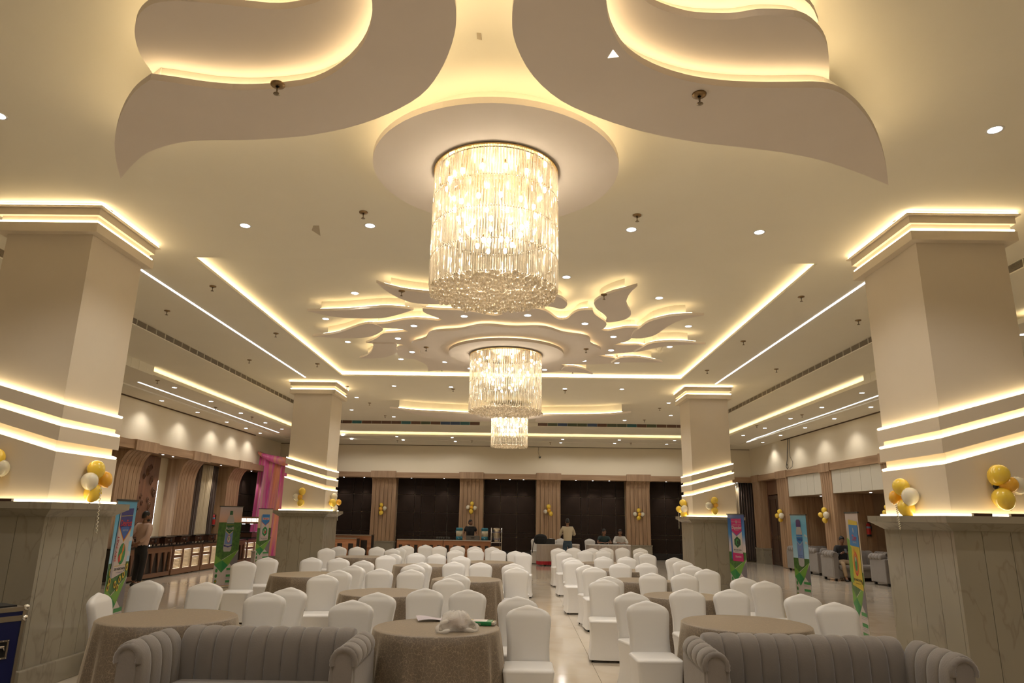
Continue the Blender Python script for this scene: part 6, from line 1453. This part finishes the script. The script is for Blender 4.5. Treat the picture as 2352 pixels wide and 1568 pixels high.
    return t, body
def standing(h=1.68, lean=0):
    k = h/1.70; J = dict(pel=(0, 0, .93), chest=(0, -.01+lean*.5, 1.27), neck=(0, .01+lean, 1.44), head=(0, -.015+lean*1.1, 1.585), shl=(.17, .01+lean, 1.38), shr=(-.17, .01+lean, 1.38), ell=(.25, .03, 1.10), elr=(-.25, .03, 1.10), wrl=(.24, -.06, .87), wrr=(-.24, -.06, .87), hal=(.235, -.09, .78), har=(-.235, -.09, .78),
        hipl=(.09, 0, .88), hipr=(-.09, 0, .88), knl=(.11, -.02, .48), knr=(-.11, -.02, .48), anl=(.12, .02, .09), anr=(-.12, .02, .09), tol=(.14, -.13, .04), tor=(-.14, -.13, .04))
    return {a: tuple(c*k if i == 2 else c for i, c in enumerate(v)) for a, v in J.items()}
PINKS = mat('pale_pink_shirt', (.60, .42, .33), .75, bump=(30, .1)); CRM = mat('cream_shirt', (.60, .52, .37), .75, bump=(30, .1)); WHS = mat('white_shirt', (.62, .59, .54), .75, bump=(30, .1)); BLK = mat('black_cloth', (.014, .013, .013), .8); KH = mat('khaki_trousers', (.36, .25, .14), .8, bump=(25, .3)); JEAN = mat('blue_jeans', (.03, .06, .10), .7, noise=(6, (.10, .15, .20), .4, .7)); GRN = mat('dark_green_polo', (.022, .045, .045), .75)
# man on the left, back to the camera, hands clasped behind
J = standing(1.70); J.update(ell=(.25, .14, 1.12), elr=(-.25, .14, 1.12), wrl=(.07, .19, .97), wrr=(-.07, .19, .99), hal=(-.02, .20, .94), har=(.02, .21, .95), knl=(.10, -.06, .48), anl=(.10, .0, .09), tol=(.12, -.15, .04), knr=(-.11, .02, .48), anr=(-.16, .12, .09), tor=(-.18, -.03, .04), curll=(0, 0, -1))
person('man in pale pink shirt and black trousers, back turned, hands clasped behind him', (-8.86, 16.75, 0), PI-.25, J, 'shirt', 'trousers', PINKS, BLK, headturn=-.5, beard=True)
# standing man at the backpack table
J = standing(1.66); J.update(ell=(.27, -.06, 1.10), elr=(-.27, -.06, 1.10), wrl=(.16, -.24, 1.12), wrr=(-.17, -.24, 1.14), hal=(.10, -.30, 1.16), har=(-.13, -.31, 1.18))
t, b = person('standing man in cream shirt and blue jeans, back to the camera', (1.74, 25.72, 0), PI+.05, J, 'shirt', 'jeans', CRM, JEAN, headtilt=.25, hair_up=.012)
o = MB().bbox(-.035, .035, -.006, .006, -.07, .07, b=.005).build('mobile_phone', BLACKP, None); o.location = (1.74+.17, 25.72+.33, 1.17); tag(o, 'dark phone held by the standing man in cream shirt', 'phone')
# barman
J = standing(1.56); J.update(ell=(.27, -.02, 1.02), elr=(-.27, -.02, 1.02), wrl=(.20, -.18, .90), wrr=(-.20, -.18, .90), hal=(.17, -.26, .88), har=(-.17, -.26, .88))
person('barman in dark shirt behind the bar counter, looking to the right', (-1.93, 28.15, 0), 0, J, 'shirt', 'trousers', BLK, BLK, headturn=.9, short=True, collar=WHITEP)
# seated men
def seated(zs=.45, arms='table'):
    J = dict(pel=(0, .05, zs+.10), chest=(0, .0, zs+.42), neck=(0, -.03, zs+.60), head=(0, -.07, zs+.735), shl=(.17, -.01, zs+.53), shr=(-.17, -.01, zs+.53), hipl=(.09, .0, zs+.08), hipr=(-.09, .0, zs+.08), knl=(.13, -.42, zs+.07), knr=(-.13, -.42, zs+.07), anl=(.13, -.44, .09), anr=(-.13, -.44, .09), tol=(.14, -.58, .04), tor=(-.14, -.58, .04))
    if arms == 'table': J.update(ell=(.26, -.16, zs+.33), elr=(-.26, -.16, zs+.33), wrl=(.12, -.34, zs+.36), wrr=(-.12, -.34, zs+.36), hal=(.05, -.40, zs+.355), har=(-.05, -.40, zs+.355))
    else: J.update(ell=(.25, -.12, zs+.28), elr=(-.25, -.12, zs+.28), wrl=(.08, -.28, zs+.36), wrr=(-.08, -.28, zs+.36), hal=(.02, -.33, zs+.41), har=(-.02, -.33, zs+.41))
    return J
xa_ = at_y(1388, 1236, 27.25).x; xb_ = at_y(1425, 1236, 27.25).x
person('man in dark green polo seated at the skirted table, looking to his right', (xa_, 27.38, 0), 0, seated(.46), 'polo_shirt', 'trousers', GRN, BLK, short=True, headturn=.7, headtilt=.2, collar=None)
person('man in white shirt seated at the skirted table, looking down at a paper', (xb_, 27.38, 0), 0, seated(.46), 'shirt', 'trousers', WHS, BLK, headtilt=.35)
J = seated(.43, 'phone'); J.update(knl=(.17, -.42, .50), knr=(-.13, -.42, .50), anl=(.20, -.52, .09), anr=(-.10, -.50, .09), tol=(.22, -.66, .04), tor=(-.12, -.64, .04))
person('man in black sweater and khaki trousers on a grey sofa, looking at his phone', (9.83, 21.98, 0), -.12, J, 'sweater', 'trousers', BLK, KH, headtilt=.4)
o = MB().bbox(-.035, .035, -.005, .005, -.07, .07, b=.004).build('mobile_phone', BLACKP, None); o.location = (9.79, 21.63, .865); o.rotation_euler = (-.6, 0, -.12); tag(o, 'black phone held by the man on the grey sofa', 'phone')
# torn paper scraps on the ceiling
sc_ = [((720, 518), (733, 518), (736, 541), (716, 528)), ((1095, 75), (1105, 76), (1107, 91), (1096, 89))]
for i, q in enumerate(sc_):
    P = [at_z(x, y, Z1) for x, y in q]; o = MB().prism([(p.x, p.y) for p in P], Z1-.004, Z1-.0005).build('paper_scrap', mat('scrap_paper', (.50, .42, .30), .8)); tag(o, ['small torn scrap stuck to the near left ceiling', 'small torn scrap stuck to the ceiling between the two leaf groups'][i], 'scrap')
